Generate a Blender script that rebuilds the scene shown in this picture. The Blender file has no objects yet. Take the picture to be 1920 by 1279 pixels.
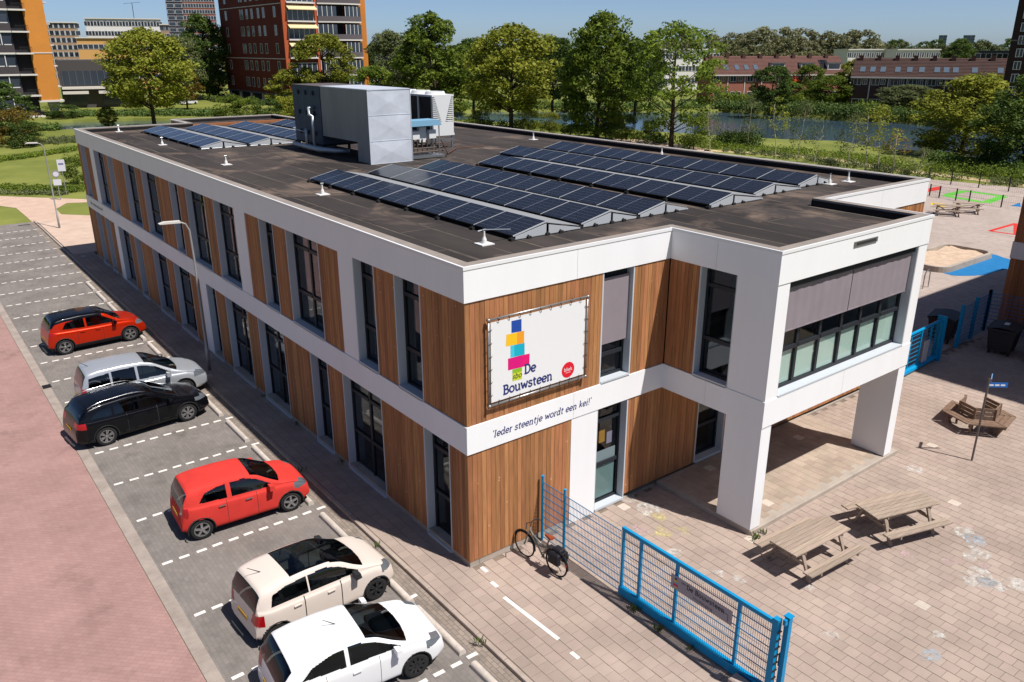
import bpy, math, random
import numpy as np
from mathutils import Vector, Matrix, geometry
random.seed(7)
SC = bpy.context.scene
COL = SC.collection
R = math.radians
# ---------------------------------------------------------------- camera
CAM = Vector((-9.3924, -13.8398, 12.1311))
YAW, PITCH, ROLL, FPX = R(52.28958), R(19.99646), R(-0.0443), 1508.62
_F = Vector((math.cos(YAW)*math.cos(PITCH), math.sin(YAW)*math.cos(PITCH), -math.sin(PITCH)))
_r = _F.cross(Vector((0, 0, 1))).normalized(); _u = _r.cross(_F)
_R = _r*math.cos(ROLL) + _u*math.sin(ROLL); _U = _u*math.cos(ROLL) - _r*math.sin(ROLL)
cd = bpy.data.cameras.new('camera'); cam = bpy.data.objects.new('camera', cd); COL.objects.link(cam)
cd.sensor_fit = 'HORIZONTAL'; cd.sensor_width = 36; cd.lens = FPX*36/1920; cd.clip_start = .1; cd.clip_end = 9000
M = Matrix((_R, _U, -_F)).transposed().to_4x4(); M.translation = CAM; cam.matrix_world = M
SC.camera = cam
SC.render.resolution_x, SC.render.resolution_y = 1024, 682
# ---------------------------------------------------------------- sky, sun, exposure
SUN = Vector((.18, -.54, 1)).normalized()          # towards the sun
w = bpy.data.worlds.new('World'); SC.world = w; w.use_nodes = True
nt = w.node_tree; bg = nt.nodes['Background']; sky = nt.nodes.new('ShaderNodeTexSky')
sky.sky_type = 'NISHITA'; sky.sun_disc = False; sky.sun_elevation = math.asin(SUN.z)
sky.sun_rotation = math.atan2(SUN.x, SUN.y); sky.altitude = 0; sky.air_density = .5; sky.dust_density = .6; sky.ozone_density = 4.0
nt.links.new(sky.outputs[0], bg.inputs[0]); bg.inputs[1].default_value = .078
ld = bpy.data.lights.new('sun', 'SUN'); ld.energy = 4.6; ld.angle = R(.53); ld.color = (1, .96, .91)
lo = bpy.data.objects.new('sun', ld); COL.objects.link(lo); lo.location = (30, -40, 60)
lo.rotation_euler = (-SUN).to_track_quat('-Z', 'Y').to_euler()
SC.view_settings.view_transform = 'Standard'; SC.view_settings.look = 'None'; SC.view_settings.exposure = 0.5
SC.view_settings.gamma = 1; SC.view_settings.use_curve_mapping = False
# ---------------------------------------------------------------- pixel helpers (1920x1279 photo)
def ray(x, y): return _F + _R*((x-960)/FPX) + _U*((639.5-y)/FPX)
def gp(x, y, z=0.0):
    d = ray(x, y); return CAM + d*((z-CAM.z)/d.z)
def dp(x, depth, z=0.0):                             # point at column x, horizontal distance depth
    d = ray(x, 90.5); d.z = 0; d.normalize(); return Vector((CAM.x+d.x*depth, CAM.y+d.y*depth, z))
def pj(P):
    d = Vector(P)-CAM; z = d.dot(_F)
    if z < .1: return (-9e9, 9e9)
    return (960+FPX*d.dot(_R)/z, 639.5-FPX*d.dot(_U)/z)
def zat(P, ypix):                                    # height above P whose image row is ypix
    lo_, hi_ = -5.0, min(300.0, ((Vector((P[0], P[1], 0))-CAM).dot(_F))/.342*.95)
    for _ in range(50):
        m = (lo_+hi_)/2
        if pj((P[0], P[1], m))[1] > ypix: lo_ = m
        else: hi_ = m
    return lo_
def infr(P, mg=60):
    x, y = pj(P); return -mg < x < 1920+mg and -mg < y < 1279+mg
# ---------------------------------------------------------------- materials
ALB = .78                                            # picture colours to albedo at this exposure
def lin(c): return tuple(ALB*(v/255/12.92 if v/255 <= .04045 else ((v/255+.055)/1.055)**2.4) for v in c)
MATS = {}
def mat(name, col, rough=.7, metal=0, var=0.0, scale=3.0, bump=0.0, bscale=40.0, rnd=0.0, spec=.22, stretch=None, coat=0.0, col2=None, noise_detail=4):
    if name in MATS: return MATS[name]
    m = bpy.data.materials.new(name); m.use_nodes = True; MATS[name] = m
    t = m.node_tree; N = t.nodes; Lk = t.links; b = N['Principled BSDF']
    b.inputs['Roughness'].default_value = rough; b.inputs['Metallic'].default_value = metal
    b.inputs['Specular IOR Level'].default_value = spec
    if coat: b.inputs['Coat Weight'].default_value = coat; b.inputs['Coat Roughness'].default_value = .05
    c4 = (*col, 1)
    b.inputs['Base Color'].default_value = c4
    tc = N.new('ShaderNodeTexCoord'); src = tc.outputs['Object']
    geo = N.new('ShaderNodeNewGeometry')
    src = geo.outputs['Position']
    if stretch:
        mp = N.new('ShaderNodeMapping'); mp.inputs['Scale'].default_value = stretch; Lk.new(src, mp.inputs['Vector']); src = mp.outputs['Vector']
    last = None
    if var or col2:
        n = N.new('ShaderNodeTexNoise'); n.inputs['Scale'].default_value = scale; n.inputs['Detail'].default_value = noise_detail; n.inputs['Roughness'].default_value = .65
        Lk.new(src, n.inputs['Vector'])
        mr = N.new('ShaderNodeMapRange'); mr.inputs[1].default_value = .3; mr.inputs[2].default_value = .7
        Lk.new(n.outputs['Fac'], mr.inputs[0])
        mx = N.new('ShaderNodeMix'); mx.data_type = 'RGBA'
        a = col if col2 else tuple(v*(1-var) for v in col); bb = col2 if col2 else tuple(min(1, v*(1+var)) for v in col)
        mx.inputs[6].default_value = (*a, 1); mx.inputs[7].default_value = (*bb, 1)
        Lk.new(mr.outputs[0], mx.inputs[0]); last = mx.outputs[2]
    if rnd:
        oi = N.new('ShaderNodeObjectInfo'); ad = N.new('ShaderNodeMath'); ad.operation = 'ADD'
        Lk.new(oi.outputs['Random'], ad.inputs[0]); Lk.new(geo.outputs['Random Per Island'], ad.inputs[1])
        fr = N.new('ShaderNodeMath'); fr.operation = 'FRACT'; Lk.new(ad.outputs[0], fr.inputs[0])
        m2 = N.new('ShaderNodeMapRange'); m2.inputs[3].default_value = 1-rnd; m2.inputs[4].default_value = 1+rnd; Lk.new(fr.outputs[0], m2.inputs[0])
        hs = N.new('ShaderNodeHueSaturation'); Lk.new(m2.outputs[0], hs.inputs['Value'])
        m3 = N.new('ShaderNodeMapRange'); m3.inputs[3].default_value = .497-rnd*.02; m3.inputs[4].default_value = .503+rnd*.02
        wn = N.new('ShaderNodeMath'); wn.operation = 'MULTIPLY'; wn.inputs[1].default_value = 7.31; Lk.new(fr.outputs[0], wn.inputs[0])
        f2 = N.new('ShaderNodeMath'); f2.operation = 'FRACT'; Lk.new(wn.outputs[0], f2.inputs[0]); Lk.new(f2.outputs[0], m3.inputs[0])
        Lk.new(m3.outputs[0], hs.inputs['Hue'])
        if last: Lk.new(last, hs.inputs['Color'])
        else: hs.inputs['Color'].default_value = c4
        last = hs.outputs['Color']
    if last: Lk.new(last, b.inputs['Base Color'])
    if bump:
        n2 = N.new('ShaderNodeTexNoise'); n2.inputs['Scale'].default_value = bscale; n2.inputs['Detail'].default_value = 3
        Lk.new(src, n2.inputs['Vector'])
        bp = N.new('ShaderNodeBump'); bp.inputs['Strength'].default_value = bump; bp.inputs['Distance'].default_value = .01
        Lk.new(n2.outputs['Fac'], bp.inputs['Height']); Lk.new(bp.outputs[0], b.inputs['Normal'])
    return m
def mat_brick(name, c1, c2, mortar, bw, bh, rot=0, msize=.008, rough=.85, var=.25, vscale=.35, bias=0.0, bump=.4, stain=.8):
    m = bpy.data.materials.new(name); m.use_nodes = True; MATS[name] = m
    t = m.node_tree; N = t.nodes; Lk = t.links; b = N['Principled BSDF']; b.inputs['Roughness'].default_value = rough; b.inputs['Specular IOR Level'].default_value = .2
    g = N.new('ShaderNodeNewGeometry'); mp = N.new('ShaderNodeMapping'); mp.inputs['Rotation'].default_value = rot if isinstance(rot, tuple) else (0, 0, rot)
    Lk.new(g.outputs['Position'], mp.inputs['Vector'])
    br = N.new('ShaderNodeTexBrick'); br.inputs['Scale'].default_value = 1; br.inputs['Brick Width'].default_value = bw; br.inputs['Row Height'].default_value = bh
    br.inputs['Mortar Size'].default_value = msize; br.inputs['Mortar Smooth'].default_value = .3; br.inputs['Bias'].default_value = bias
    br.inputs['Color1'].default_value = (*c1, 1); br.inputs['Color2'].default_value = (*c2, 1); br.inputs['Mortar'].default_value = (*mortar, 1)
    Lk.new(mp.outputs[0], br.inputs['Vector'])
    n = N.new('ShaderNodeTexNoise'); n.inputs['Scale'].default_value = vscale; n.inputs['Detail'].default_value = 6; n.inputs['Roughness'].default_value = .7; Lk.new(g.outputs['Position'], n.inputs['Vector'])
    mr = N.new('ShaderNodeMapRange'); mr.inputs[1].default_value = .3; mr.inputs[2].default_value = .7; mr.inputs[3].default_value = 1-var; mr.inputs[4].default_value = 1+var; Lk.new(n.outputs['Fac'], mr.inputs[0])
    hs = N.new('ShaderNodeHueSaturation'); Lk.new(br.outputs['Color'], hs.inputs['Color']); Lk.new(mr.outputs[0], hs.inputs['Value'])
    n3 = N.new('ShaderNodeTexNoise'); n3.inputs['Scale'].default_value = 1.1; n3.inputs['Detail'].default_value = 5; n3.inputs['Roughness'].default_value = .6; Lk.new(g.outputs['Position'], n3.inputs['Vector'])     # tyre dirt and drips
    m4 = N.new('ShaderNodeMapRange'); m4.inputs[1].default_value = .56; m4.inputs[2].default_value = .72; m4.inputs[3].default_value = 1; m4.inputs[4].default_value = stain; Lk.new(n3.outputs['Fac'], m4.inputs[0])
    h2 = N.new('ShaderNodeHueSaturation'); Lk.new(hs.outputs[0], h2.inputs['Color']); Lk.new(m4.outputs[0], h2.inputs['Value']); hs = h2
    Lk.new(hs.outputs[0], b.inputs['Base Color'])
    bp = N.new('ShaderNodeBump'); bp.inputs['Strength'].default_value = bump; bp.inputs['Distance'].default_value = .006; bp.invert = True
    Lk.new(br.outputs['Fac'], bp.inputs['Height']); Lk.new(bp.outputs[0], b.inputs['Normal'])
    return m
def mat_glass(name, tint=(.55, .62, .66), refl=.12, rough=.0):
    m = bpy.data.materials.new(name); m.use_nodes = True; MATS[name] = m
    t = m.node_tree; N = t.nodes; Lk = t.links; N.remove(N['Principled BSDF'])
    tr = N.new('ShaderNodeBsdfTransparent'); tr.inputs[0].default_value = (*tint, 1)
    gl = N.new('ShaderNodeBsdfGlossy'); gl.inputs['Roughness'].default_value = rough; gl.inputs[0].default_value = (.9, .95, 1, 1)
    g = N.new('ShaderNodeNewGeometry'); dt = N.new('ShaderNodeVectorMath'); dt.operation = 'DOT_PRODUCT'; Lk.new(g.outputs['Normal'], dt.inputs[0]); Lk.new(g.outputs['Incoming'], dt.inputs[1])
    ab = N.new('ShaderNodeMath'); ab.operation = 'ABSOLUTE'; Lk.new(dt.outputs['Value'], ab.inputs[0]); om = N.new('ShaderNodeMath'); om.operation = 'SUBTRACT'; om.inputs[0].default_value = 1; om.use_clamp = True; Lk.new(ab.outputs[0], om.inputs[1])
    pw = N.new('ShaderNodeMath'); pw.operation = 'POWER'; pw.inputs[1].default_value = 5; Lk.new(om.outputs[0], pw.inputs[0])      # Schlick, same from both sides
    ad = N.new('ShaderNodeMath'); ad.operation = 'ADD'; ad.inputs[1].default_value = refl; ad.use_clamp = True; Lk.new(pw.outputs[0], ad.inputs[0])
    mx = N.new('ShaderNodeMixShader'); Lk.new(ad.outputs[0], mx.inputs[0]); Lk.new(tr.outputs[0], mx.inputs[1]); Lk.new(gl.outputs[0], mx.inputs[2])
    Lk.new(mx.outputs[0], N['Material Output'].inputs[0]); return m
def mat_leaf(name, c1, c2, trans=.35, rough=.6):
    m = bpy.data.materials.new(name); m.use_nodes = True; MATS[name] = m
    t = m.node_tree; N = t.nodes; Lk = t.links; b = N['Principled BSDF']; b.inputs['Roughness'].default_value = rough; b.inputs['Specular IOR Level'].default_value = .15
    g = N.new('ShaderNodeNewGeometry'); oi = N.new('ShaderNodeObjectInfo')
    ns = N.new('ShaderNodeTexNoise'); ns.inputs['Scale'].default_value = .45; ns.inputs['Detail'].default_value = 2; Lk.new(g.outputs['Position'], ns.inputs['Vector'])
    a = N.new('ShaderNodeMath'); a.operation = 'MULTIPLY_ADD'; a.inputs[1].default_value = .5; Lk.new(g.outputs['Random Per Island'], a.inputs[0])
    mr = N.new('ShaderNodeMapRange'); mr.inputs[1].default_value = .35; mr.inputs[2].default_value = .65; mr.inputs[4].default_value = .5; Lk.new(ns.outputs['Fac'], mr.inputs[0]); Lk.new(mr.outputs[0], a.inputs[2])
    mx = N.new('ShaderNodeMix'); mx.data_type = 'RGBA'; mx.inputs[6].default_value = (*c1, 1); mx.inputs[7].default_value = (*c2, 1); Lk.new(a.outputs[0], mx.inputs[0])
    hs = N.new('ShaderNodeHueSaturation'); m2 = N.new('ShaderNodeMapRange'); m2.inputs[3].default_value = .8; m2.inputs[4].default_value = 1.2; Lk.new(oi.outputs['Random'], m2.inputs[0]); Lk.new(m2.outputs[0], hs.inputs['Value']); Lk.new(mx.outputs[2], hs.inputs['Color'])
    Lk.new(hs.outputs[0], b.inputs['Base Color'])
    tl = N.new('ShaderNodeBsdfTranslucent'); Lk.new(hs.outputs[0], tl.inputs[0])
    ms = N.new('ShaderNodeMixShader'); ms.inputs[0].default_value = trans; Lk.new(b.outputs[0], ms.inputs[1]); Lk.new(tl.outputs[0], ms.inputs[2])
    Lk.new(ms.outputs[0], N['Material Output'].inputs[0]); return m
# ---------------------------------------------------------------- mesh helper
class MB:
    def __init__(s): s.v = []; s.f = []
    def add(s, vs, fs):
        o = len(s.v); s.v += [tuple(p) for p in vs]; s.f += [tuple(i+o for i in f) for f in fs]; return s
    def box(s, x0, x1, y0, y1, z0, z1):
        return s.add([(x0,y0,z0),(x1,y0,z0),(x1,y1,z0),(x0,y1,z0),(x0,y0,z1),(x1,y0,z1),(x1,y1,z1),(x0,y1,z1)],
                     [(3,2,1,0),(4,5,6,7),(0,1,5,4),(1,2,6,5),(2,3,7,6),(3,0,4,7)])
    def bbox(s, x0, x1, y0, y1, z0, z1, c=.01):      # box with chamfered top edges
        return s.add([(x0,y0,z0),(x1,y0,z0),(x1,y1,z0),(x0,y1,z0),(x0,y0,z1-c),(x1,y0,z1-c),(x1,y1,z1-c),(x0,y1,z1-c),
                      (x0+c,y0+c,z1),(x1-c,y0+c,z1),(x1-c,y1-c,z1),(x0+c,y1-c,z1)],
                     [(3,2,1,0),(8,9,10,11),(0,1,5,4),(1,2,6,5),(2,3,7,6),(3,0,4,7),(4,5,9,8),(5,6,10,9),(6,7,11,10),(7,4,8,11)])
    def beam(s, p0, p1, wd, ht, up=(0,0,1)):         # rectangular bar
        p0, p1 = Vector(p0), Vector(p1); d = (p1-p0).normalized(); u = Vector(up)
        if abs(d.dot(u)) > .98: u = Vector((1,0,0))
        a = d.cross(u).normalized(); b = a.cross(d)
        q = [p+a*(i*wd/2)+b*(j*ht/2) for p in (p0,p1) for i,j in ((-1,-1),(1,-1),(1,1),(-1,1))]
        return s.add(q, [(3,2,1,0),(4,5,6,7),(0,1,5,4),(1,2,6,5),(2,3,7,6),(3,0,4,7)])
    def tube(s, pts, rs, n=8, cap=True):
        pts = [Vector(p) for p in pts]
        if not isinstance(rs, (list, tuple)): rs = [rs]*len(pts)
        o = len(s.v); a = None
        for i, p in enumerate(pts):
            d = (pts[min(i+1, len(pts)-1)]-pts[max(i-1, 0)]).normalized()
            if a is None:
                u = Vector((0,0,1)) if abs(d.z) < .9 else Vector((1,0,0)); a = d.cross(u).normalized()
            else: a = (a-d*a.dot(d)).normalized()
            b = d.cross(a)
            for k in range(n):
                t = 2*math.pi*k/n; s.v.append(tuple(p+(a*math.cos(t)+b*math.sin(t))*rs[i]))
        for i in range(len(pts)-1):
            for k in range(n):
                k2 = (k+1) % n; s.f.append((o+i*n+k, o+i*n+k2, o+(i+1)*n+k2, o+(i+1)*n+k))
        if cap:
            s.f.append(tuple(o+k for k in range(n))[::-1]); e = o+(len(pts)-1)*n; s.f.append(tuple(e+k for k in range(n)))
        return s
    def prism(s, poly, z0, z1):
        n = len(poly); v = [(x,y,z0) for x,y in poly]+[(x,y,z1) for x,y in poly]
        return s.add(v, [tuple(range(n))[::-1], tuple(range(n,2*n))]+[(i,(i+1)%n,n+(i+1)%n,n+i) for i in range(n)])
    def extr(s, poly, fn):                           # poly extruded between fn(p,0) and fn(p,1)
        n = len(poly); v = [fn(p,0) for p in poly]+[fn(p,1) for p in poly]
        return s.add(v, [tuple(range(n))[::-1], tuple(range(n,2*n))]+[(i,(i+1)%n,n+(i+1)%n,n+i) for i in range(n)])
    def lathe(s, prof, n=16, axis='z', c=(0,0,0), closed=False):
        o = len(s.v)
        for r, h in prof:
            for k in range(n):
                t = 2*math.pi*k/n; a, b = r*math.cos(t), r*math.sin(t)
                p = (a,b,h) if axis == 'z' else ((a,h,b) if axis == 'y' else (h,a,b))
                s.v.append((p[0]+c[0], p[1]+c[1], p[2]+c[2]))
        m = len(prof)
        for i in range(m if closed else m-1):
            for k in range(n):
                k2 = (k+1) % n; j = (i+1) % m; s.f.append((o+i*n+k, o+i*n+k2, o+j*n+k2, o+j*n+k))
        return s
    def quad(s, a, b, c, d): return s.add([a,b,c,d], [(0,1,2,3)])
    def mesh(s, name):
        me = bpy.data.meshes.new(name); me.from_pydata(s.v, [], s.f); me.update(); return me
    def build(s, name, m, parent=None, smooth=False, world=False, label=None):
        if world and parent:
            L = parent.location; s.v = [(x-L[0], y-L[1], z-L[2]) for x,y,z in s.v]
        me = s.mesh(name)
        if m: me.materials.append(m)
        if smooth: me.polygons.foreach_set('use_smooth', [True]*len(me.polygons))
        return link(name, me, parent, label)
def link(name, me, parent=None, label=None, loc=None):
    o = bpy.data.objects.new(name, me); COL.objects.link(o)
    if parent: o.parent = parent
    if loc is not None: o.location = loc
    if label: o['label'] = label
    return o
def thing(name, label, cat, loc=(0,0,0), rz=0.0, group=None):
    o = bpy.data.objects.new(name, None); COL.objects.link(o); o.empty_display_size = .2
    o.location = loc; o.rotation_euler = (0,0,rz); return tag(o, label, cat, group)
def tag(o, label, cat, group=None):
    o['label'] = label; o['category'] = cat
    if group: o['group'] = group
    return o
def struct(o): o['kind'] = 'structure'; return o
def stuff(o): o['kind'] = 'stuff'; return o
def copy_tree(o, parent=None):
    c = o.copy(); COL.objects.link(c); c.parent = parent
    for ch in o.children: copy_tree(ch, c)
    return c
def npmesh(name, V, Fq, m=None, smooth=False):
    me = bpy.data.meshes.new(name); V = np.asarray(V, np.float32); Fq = np.asarray(Fq, np.int32); k = Fq.shape[1]
    me.vertices.add(len(V)); me.vertices.foreach_set('co', V.ravel())
    me.loops.add(Fq.size); me.loops.foreach_set('vertex_index', Fq.ravel())
    me.polygons.add(len(Fq)); me.polygons.foreach_set('loop_start', np.arange(0, Fq.size, k, dtype=np.int32))
    if smooth: me.polygons.foreach_set('use_smooth', np.ones(len(Fq), bool))
    me.update(calc_edges=True); me.validate()
    if m: me.materials.append(m)
    return me
ORD = ['first','second','third','fourth','fifth','sixth','seventh','eighth','ninth','tenth','eleventh','twelfth','thirteenth','fourteenth','fifteenth','sixteenth']
# ================================================================ GROUND
grass = mat('grass', lin((98,108,42)), .9, var=.35, scale=.12, bump=.6, bscale=9, col2=lin((140,144,70)), noise_detail=10)
ponds = [[(860,224),(1000,232),(1335,253),(1470,261),(1575,264),(1655,279),(1790,285),(1860,304),(2010,330),(2010,262),(1863,240),(1722,228),(1679,223),(1580,221),(1488,214),(1355,205),(1100,204),(900,204),(840,212)],
         [(60,244),(250,239),(370,237),(370,221),(250,221),(135,224),(60,230)]]
ponds = [[gp(*q) for q in p] for p in ponds]
outer = [(-4000,-1500),(5000,-1500),(5000,6000),(-4000,6000)]
vs = [Vector((x,y)) for x,y in outer]; ed = [(0,1),(1,2),(2,3),(3,0)]
loops = []
for p in ponds:
    o = len(vs); vs += [Vector((q.x,q.y)) for q in p]; ed += [(o+i, o+(i+1) % len(p)) for i in range(len(p))]; loops.append([(q.x,q.y) for q in p])
for gx in range(-60, 260, 40):
    for gy in range(-40, 260, 40): vs.append(Vector((gx+.37,gy+.53)))
ov, oe, of, *_ = geometry.delaunay_2d_cdt(vs, ed, [], 0, 1e-4)
def inpoly(x, y, P):
    c = False; j = len(P)-1
    for i in range(len(P)):
        if (P[i][1] > y) != (P[j][1] > y) and x < (P[j][0]-P[i][0])*(y-P[i][1])/(P[j][1]-P[i][1])+P[i][0]: c = not c
        j = i
    return c
g = MB(); keep = []
for f in of:
    cx = sum(ov[i].x for i in f)/len(f); cy = sum(ov[i].y for i in f)/len(f)
    if not any(inpoly(cx, cy, P) for P in loops): keep.append(tuple(f))
g.v = [(p.x,p.y,-.02) for p in ov]; g.f = keep
for P in loops:                                     # sloping banks
    o = len(g.v); n = len(P); cx = sum(p[0] for p in P)/n; cy = sum(p[1] for p in P)/n
    g.v += [(x,y,-.02) for x,y in P]+[(x+(cx-x)*.03,y+(cy-y)*.03,-1.2) for x,y in P]
    g.f += [(o+i,o+(i+1)%n,o+n+(i+1)%n,o+n+i) for i in range(n)]
struct(g.build('ground', grass))
wm = mat('water', lin((62,82,98)), .1, spec=.8, bump=.9, bscale=.9)
for P in loops:
    b = MB(); b.add([(x,y,-.55) for x,y in P], [tuple(range(len(P)))]); struct(b.build('pond_water', wm))
def sheet(name, poly, m, z, th=0):
    b = MB()
    if th: b.prism(poly, z-th, z)
    else: b.add([(x,y,z) for x,y in poly], [tuple(range(len(poly)))])
    return struct(b.build(name, m))
def ccw(p):
    a = sum(p[i][0]*p[(i+1)%len(p)][1]-p[(i+1)%len(p)][0]*p[i][1] for i in range(len(p)))
    return p if a > 0 else p[::-1]
# road of red clinkers, gutter, parking bays of grey clinkers
road_m = mat_brick('road_clinker', lin((172,138,131)), lin((165,130,124)), lin((154,120,114)), .21, .105, rot=R(45), var=.14, vscale=.5, msize=.006, bump=.2)
park_m = mat_brick('parking_clinker', lin((138,130,124)), lin((128,121,116)), lin((117,111,106)), .21, .105, rot=R(90), var=.22, vscale=.5, msize=.005, bump=.12, stain=.74)
gut_m = mat('gutter_stone', lin((165,152,142)), .9, var=.2, scale=1.5, bump=.3)
sheet('road', [(-13,-16),(-6.35,-16),(-6.35,33),(-6.6,52),(-13,52)], road_m, 0)
sheet('road_verge', [(-40,-16),(-13,-16),(-13,52),(-40,52)], mat('verge_tile', lin((150,135,125)), .9, var=.15), -.004)
gu = MB()
for i in range(190):
    y = -16+i*.36
    if y < 52: gu.bbox(-6.34-(.25*max(0,(y-33)/19)), -6.04, y, y+.352, -.05, .004, .006)
struct(gu.build('gutter', gut_m)); bpy.data.objects['gutter']['kind'] = 'structure'
pk = sheet('parking_area', [(-6.05,-16),(-1.62,-16),(-1.62,55),(-6.05,55)], park_m, .002)
# strip between wheel stops and kerb
sheet('kerb_strip', [(-1.62,-16),(-1.25,-16),(-1.25,55),(-1.62,55)], mat_brick('strip_clinker', lin((156,142,130)), lin((140,128,118)), lin((112,104,94)), .21, .105, rot=R(90), var=.25, vscale=.9), .0035)
dm = mat('white_clinker', lin((236,230,222)), .8, var=.08, scale=9, bump=.2)
db = MB(); db.box(-.125,.125,-.05,.05,.003,.0075); dme = db.mesh('marking_dash'); dme.materials.append(dm)
for k in range(23):
    y = -2.42+2.465*k
    for j in range(11):
        x = -5.78+j*.415
        if x > -1.55: continue
        if not infr((x,y,0), 20): continue
        o = link('marking_dash', dme, pk); o.location = (x+random.uniform(-.015,.015), y+random.uniform(-.012,.012), 0); o.rotation_euler.z = random.uniform(-.03,.03)
# faint chalky scuffs left out; drain grate in the gutter
dg = MB(); dg.box(-6.3,-6.0,19.2,19.6,.004,.012)
for i in range(5): dg.box(-6.27,-6.03,19.23+i*.075,19.27+i*.075,.012,.02)
tag(dg.build('drain_grate', mat('iron', (.03,.03,.03), .6, .5)), 'small dark iron drain grate in the gutter by the red road', 'drain')
# kerb stones along the pavement
kb = mat('kerb_concrete', lin((176,160,148)), .9, var=.15, scale=2.5, bump=.3, rnd=.06)
pave = struct(MB().box(-1.14, 2.4, -16, 0, -.2, .088).box(-1.14, 0.1, 0, 41.6, -.2, .0885).build('pavement', mat('joint_sand', lin((132,116,102)), .95, var=.2, scale=4)))
kme = MB().bbox(-.06,.06,0,.985,-.15,.1,.012).mesh('kerb_stone'); kme.materials.append(kb)
for i in range(71):
    o = link('kerb_stone', kme, pave); o.location = (-1.2, -16+i, random.uniform(-.006,.006))
# tiles 30x30, columns along y in running bond
tile_m = mat('paving_tile', lin((172,154,142)), .88, var=.19, scale=.42, bump=.25, bscale=60, rnd=.065, noise_detail=8)
yard = struct(MB().box(2.4, 60, -16, 0, -.2, .088).box(20.2, 60, 0, 26, -.2, .0882).build('schoolyard', MATS['joint_sand']))
TS = .3; tiles = []
def in_paved(x, y):
    if y < 0 and -1.13 < x < 30: return not (6.75 < x < 13.9 and -3.2 < y < 0)
    if 0 <= y < 56: return (-1.13 < x < -.02)
    return False
for i in range(-4, 100):
    for j in range(-52, 190):
        x = -1.13+.15+i*TS*1.0; x = -1.13+TS*(i+4)+.15; y = j*TS+(.15 if i % 2 else 0)
        if x > 30 or not in_paved(x, y) or (x > 0 and y > -.2 and x < 20): 
            if not (in_paved(x, y) and y < -.1): continue
        if y > 41.4: continue
        if infr((x,y,.1), 420): tiles.append((x,y,(Vector((x,y,0))-CAM).length))
tiles.sort(key=lambda t: t[2])
white_m = mat('chalked_tile', lin((204,190,176)), .9, var=.12, scale=12, bump=.2, rnd=.07)
tme = MB().bbox(-.1475,.1475,-.1475,.1475,-.02,.012,.004).mesh('paving_tile'); tme.materials.append(tile_m)
tmw = tme.copy(); tmw.materials.clear(); tmw.materials.append(white_m)
for n, (x,y,d) in enumerate(tiles[:300]):
    o = link('paving_tile', tmw if random.random() < .003 else tme, pave if x < 2.4 else yard); o.location = (x, y, .09+random.uniform(-.002,.002)); o.rotation_euler = (random.uniform(-.006,.006), random.uniform(-.006,.006), 0)
bt, bw_ = MB(), MB()
for (x,y,d) in tiles[300:]:
    c = .006; z = .102+random.uniform(-.002,.002)
    q = bw_ if random.random() < (.03 if (4 < x < 14 and -4 < y) else .002) else bt
    q.add([(x-.1475,y-.1475,.085),(x+.1475,y-.1475,.085),(x+.1475,y+.1475,.085),(x-.1475,y+.1475,.085),(x-.1435,y-.1435,z),(x+.1435,y-.1435,z),(x+.1435,y+.1435,z),(x-.1435,y+.1435,z)],
          [(4,5,6,7),(0,1,5,4),(1,2,6,5),(2,3,7,6),(3,0,4,7)])
stuff(bt.build('paving_tiles', tile_m, yard)); stuff(bw_.build('chalked_tiles', white_m, yard))
# white marking stones in the pavement
wl = MB()
for a, b in (((945,1120),(1047,1199)),):
    p, q = gp(*a, .1), gp(*b, .1); wl.beam((p.x,p.y,.105),(q.x,q.y,.105),.1,.006)
wl.build('white_line', dm, pave)
for a in ((1078,1229),(927,1096),(908,1068)):
    p = gp(*a, .1); MB().box(p.x-.05,p.x+.05,p.y-.12,p.y+.12,.1,.107).build('white_stone', dm, pave)
# chalk drawings on the yard
def mat_chalk(name, c):
    m = mat(name, c, .95); t = m.node_tree; N = t.nodes; Lk = t.links; g = N.new('ShaderNodeNewGeometry'); n = N.new('ShaderNodeTexNoise'); n.inputs['Scale'].default_value = 7; n.inputs['Detail'].default_value = 6; n.inputs['Roughness'].default_value = .8; Lk.new(g.outputs['Position'], n.inputs['Vector'])
    mr = N.new('ShaderNodeMapRange'); mr.inputs[1].default_value = .42; mr.inputs[2].default_value = .66; mr.inputs[4].default_value = .85; Lk.new(n.outputs['Fac'], mr.inputs[0]); tr = N.new('ShaderNodeBsdfTransparent'); mx = N.new('ShaderNodeMixShader'); Lk.new(mr.outputs[0], mx.inputs[0]); Lk.new(tr.outputs[0], mx.inputs[1]); Lk.new(N['Principled BSDF'].outputs[0], mx.inputs[2]); Lk.new(mx.outputs[0], N['Material Output'].inputs[0]); return m
chm = [mat_chalk('chalk_white', lin((235,232,225))), mat_chalk('chalk_yellow', lin((228,214,150))), mat_chalk('chalk_pink', lin((226,196,196))), mat_chalk('chalk_blue', lin((190,206,218)))]
def blob(x, y, r, z):
    n = 9; r *= 1.6; return [(x+r*random.uniform(.5,1.15)*math.cos(i*6.283/n), y+r*random.uniform(.5,1.15)*math.sin(i*6.283/n), z) for i in range(n)]
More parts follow.
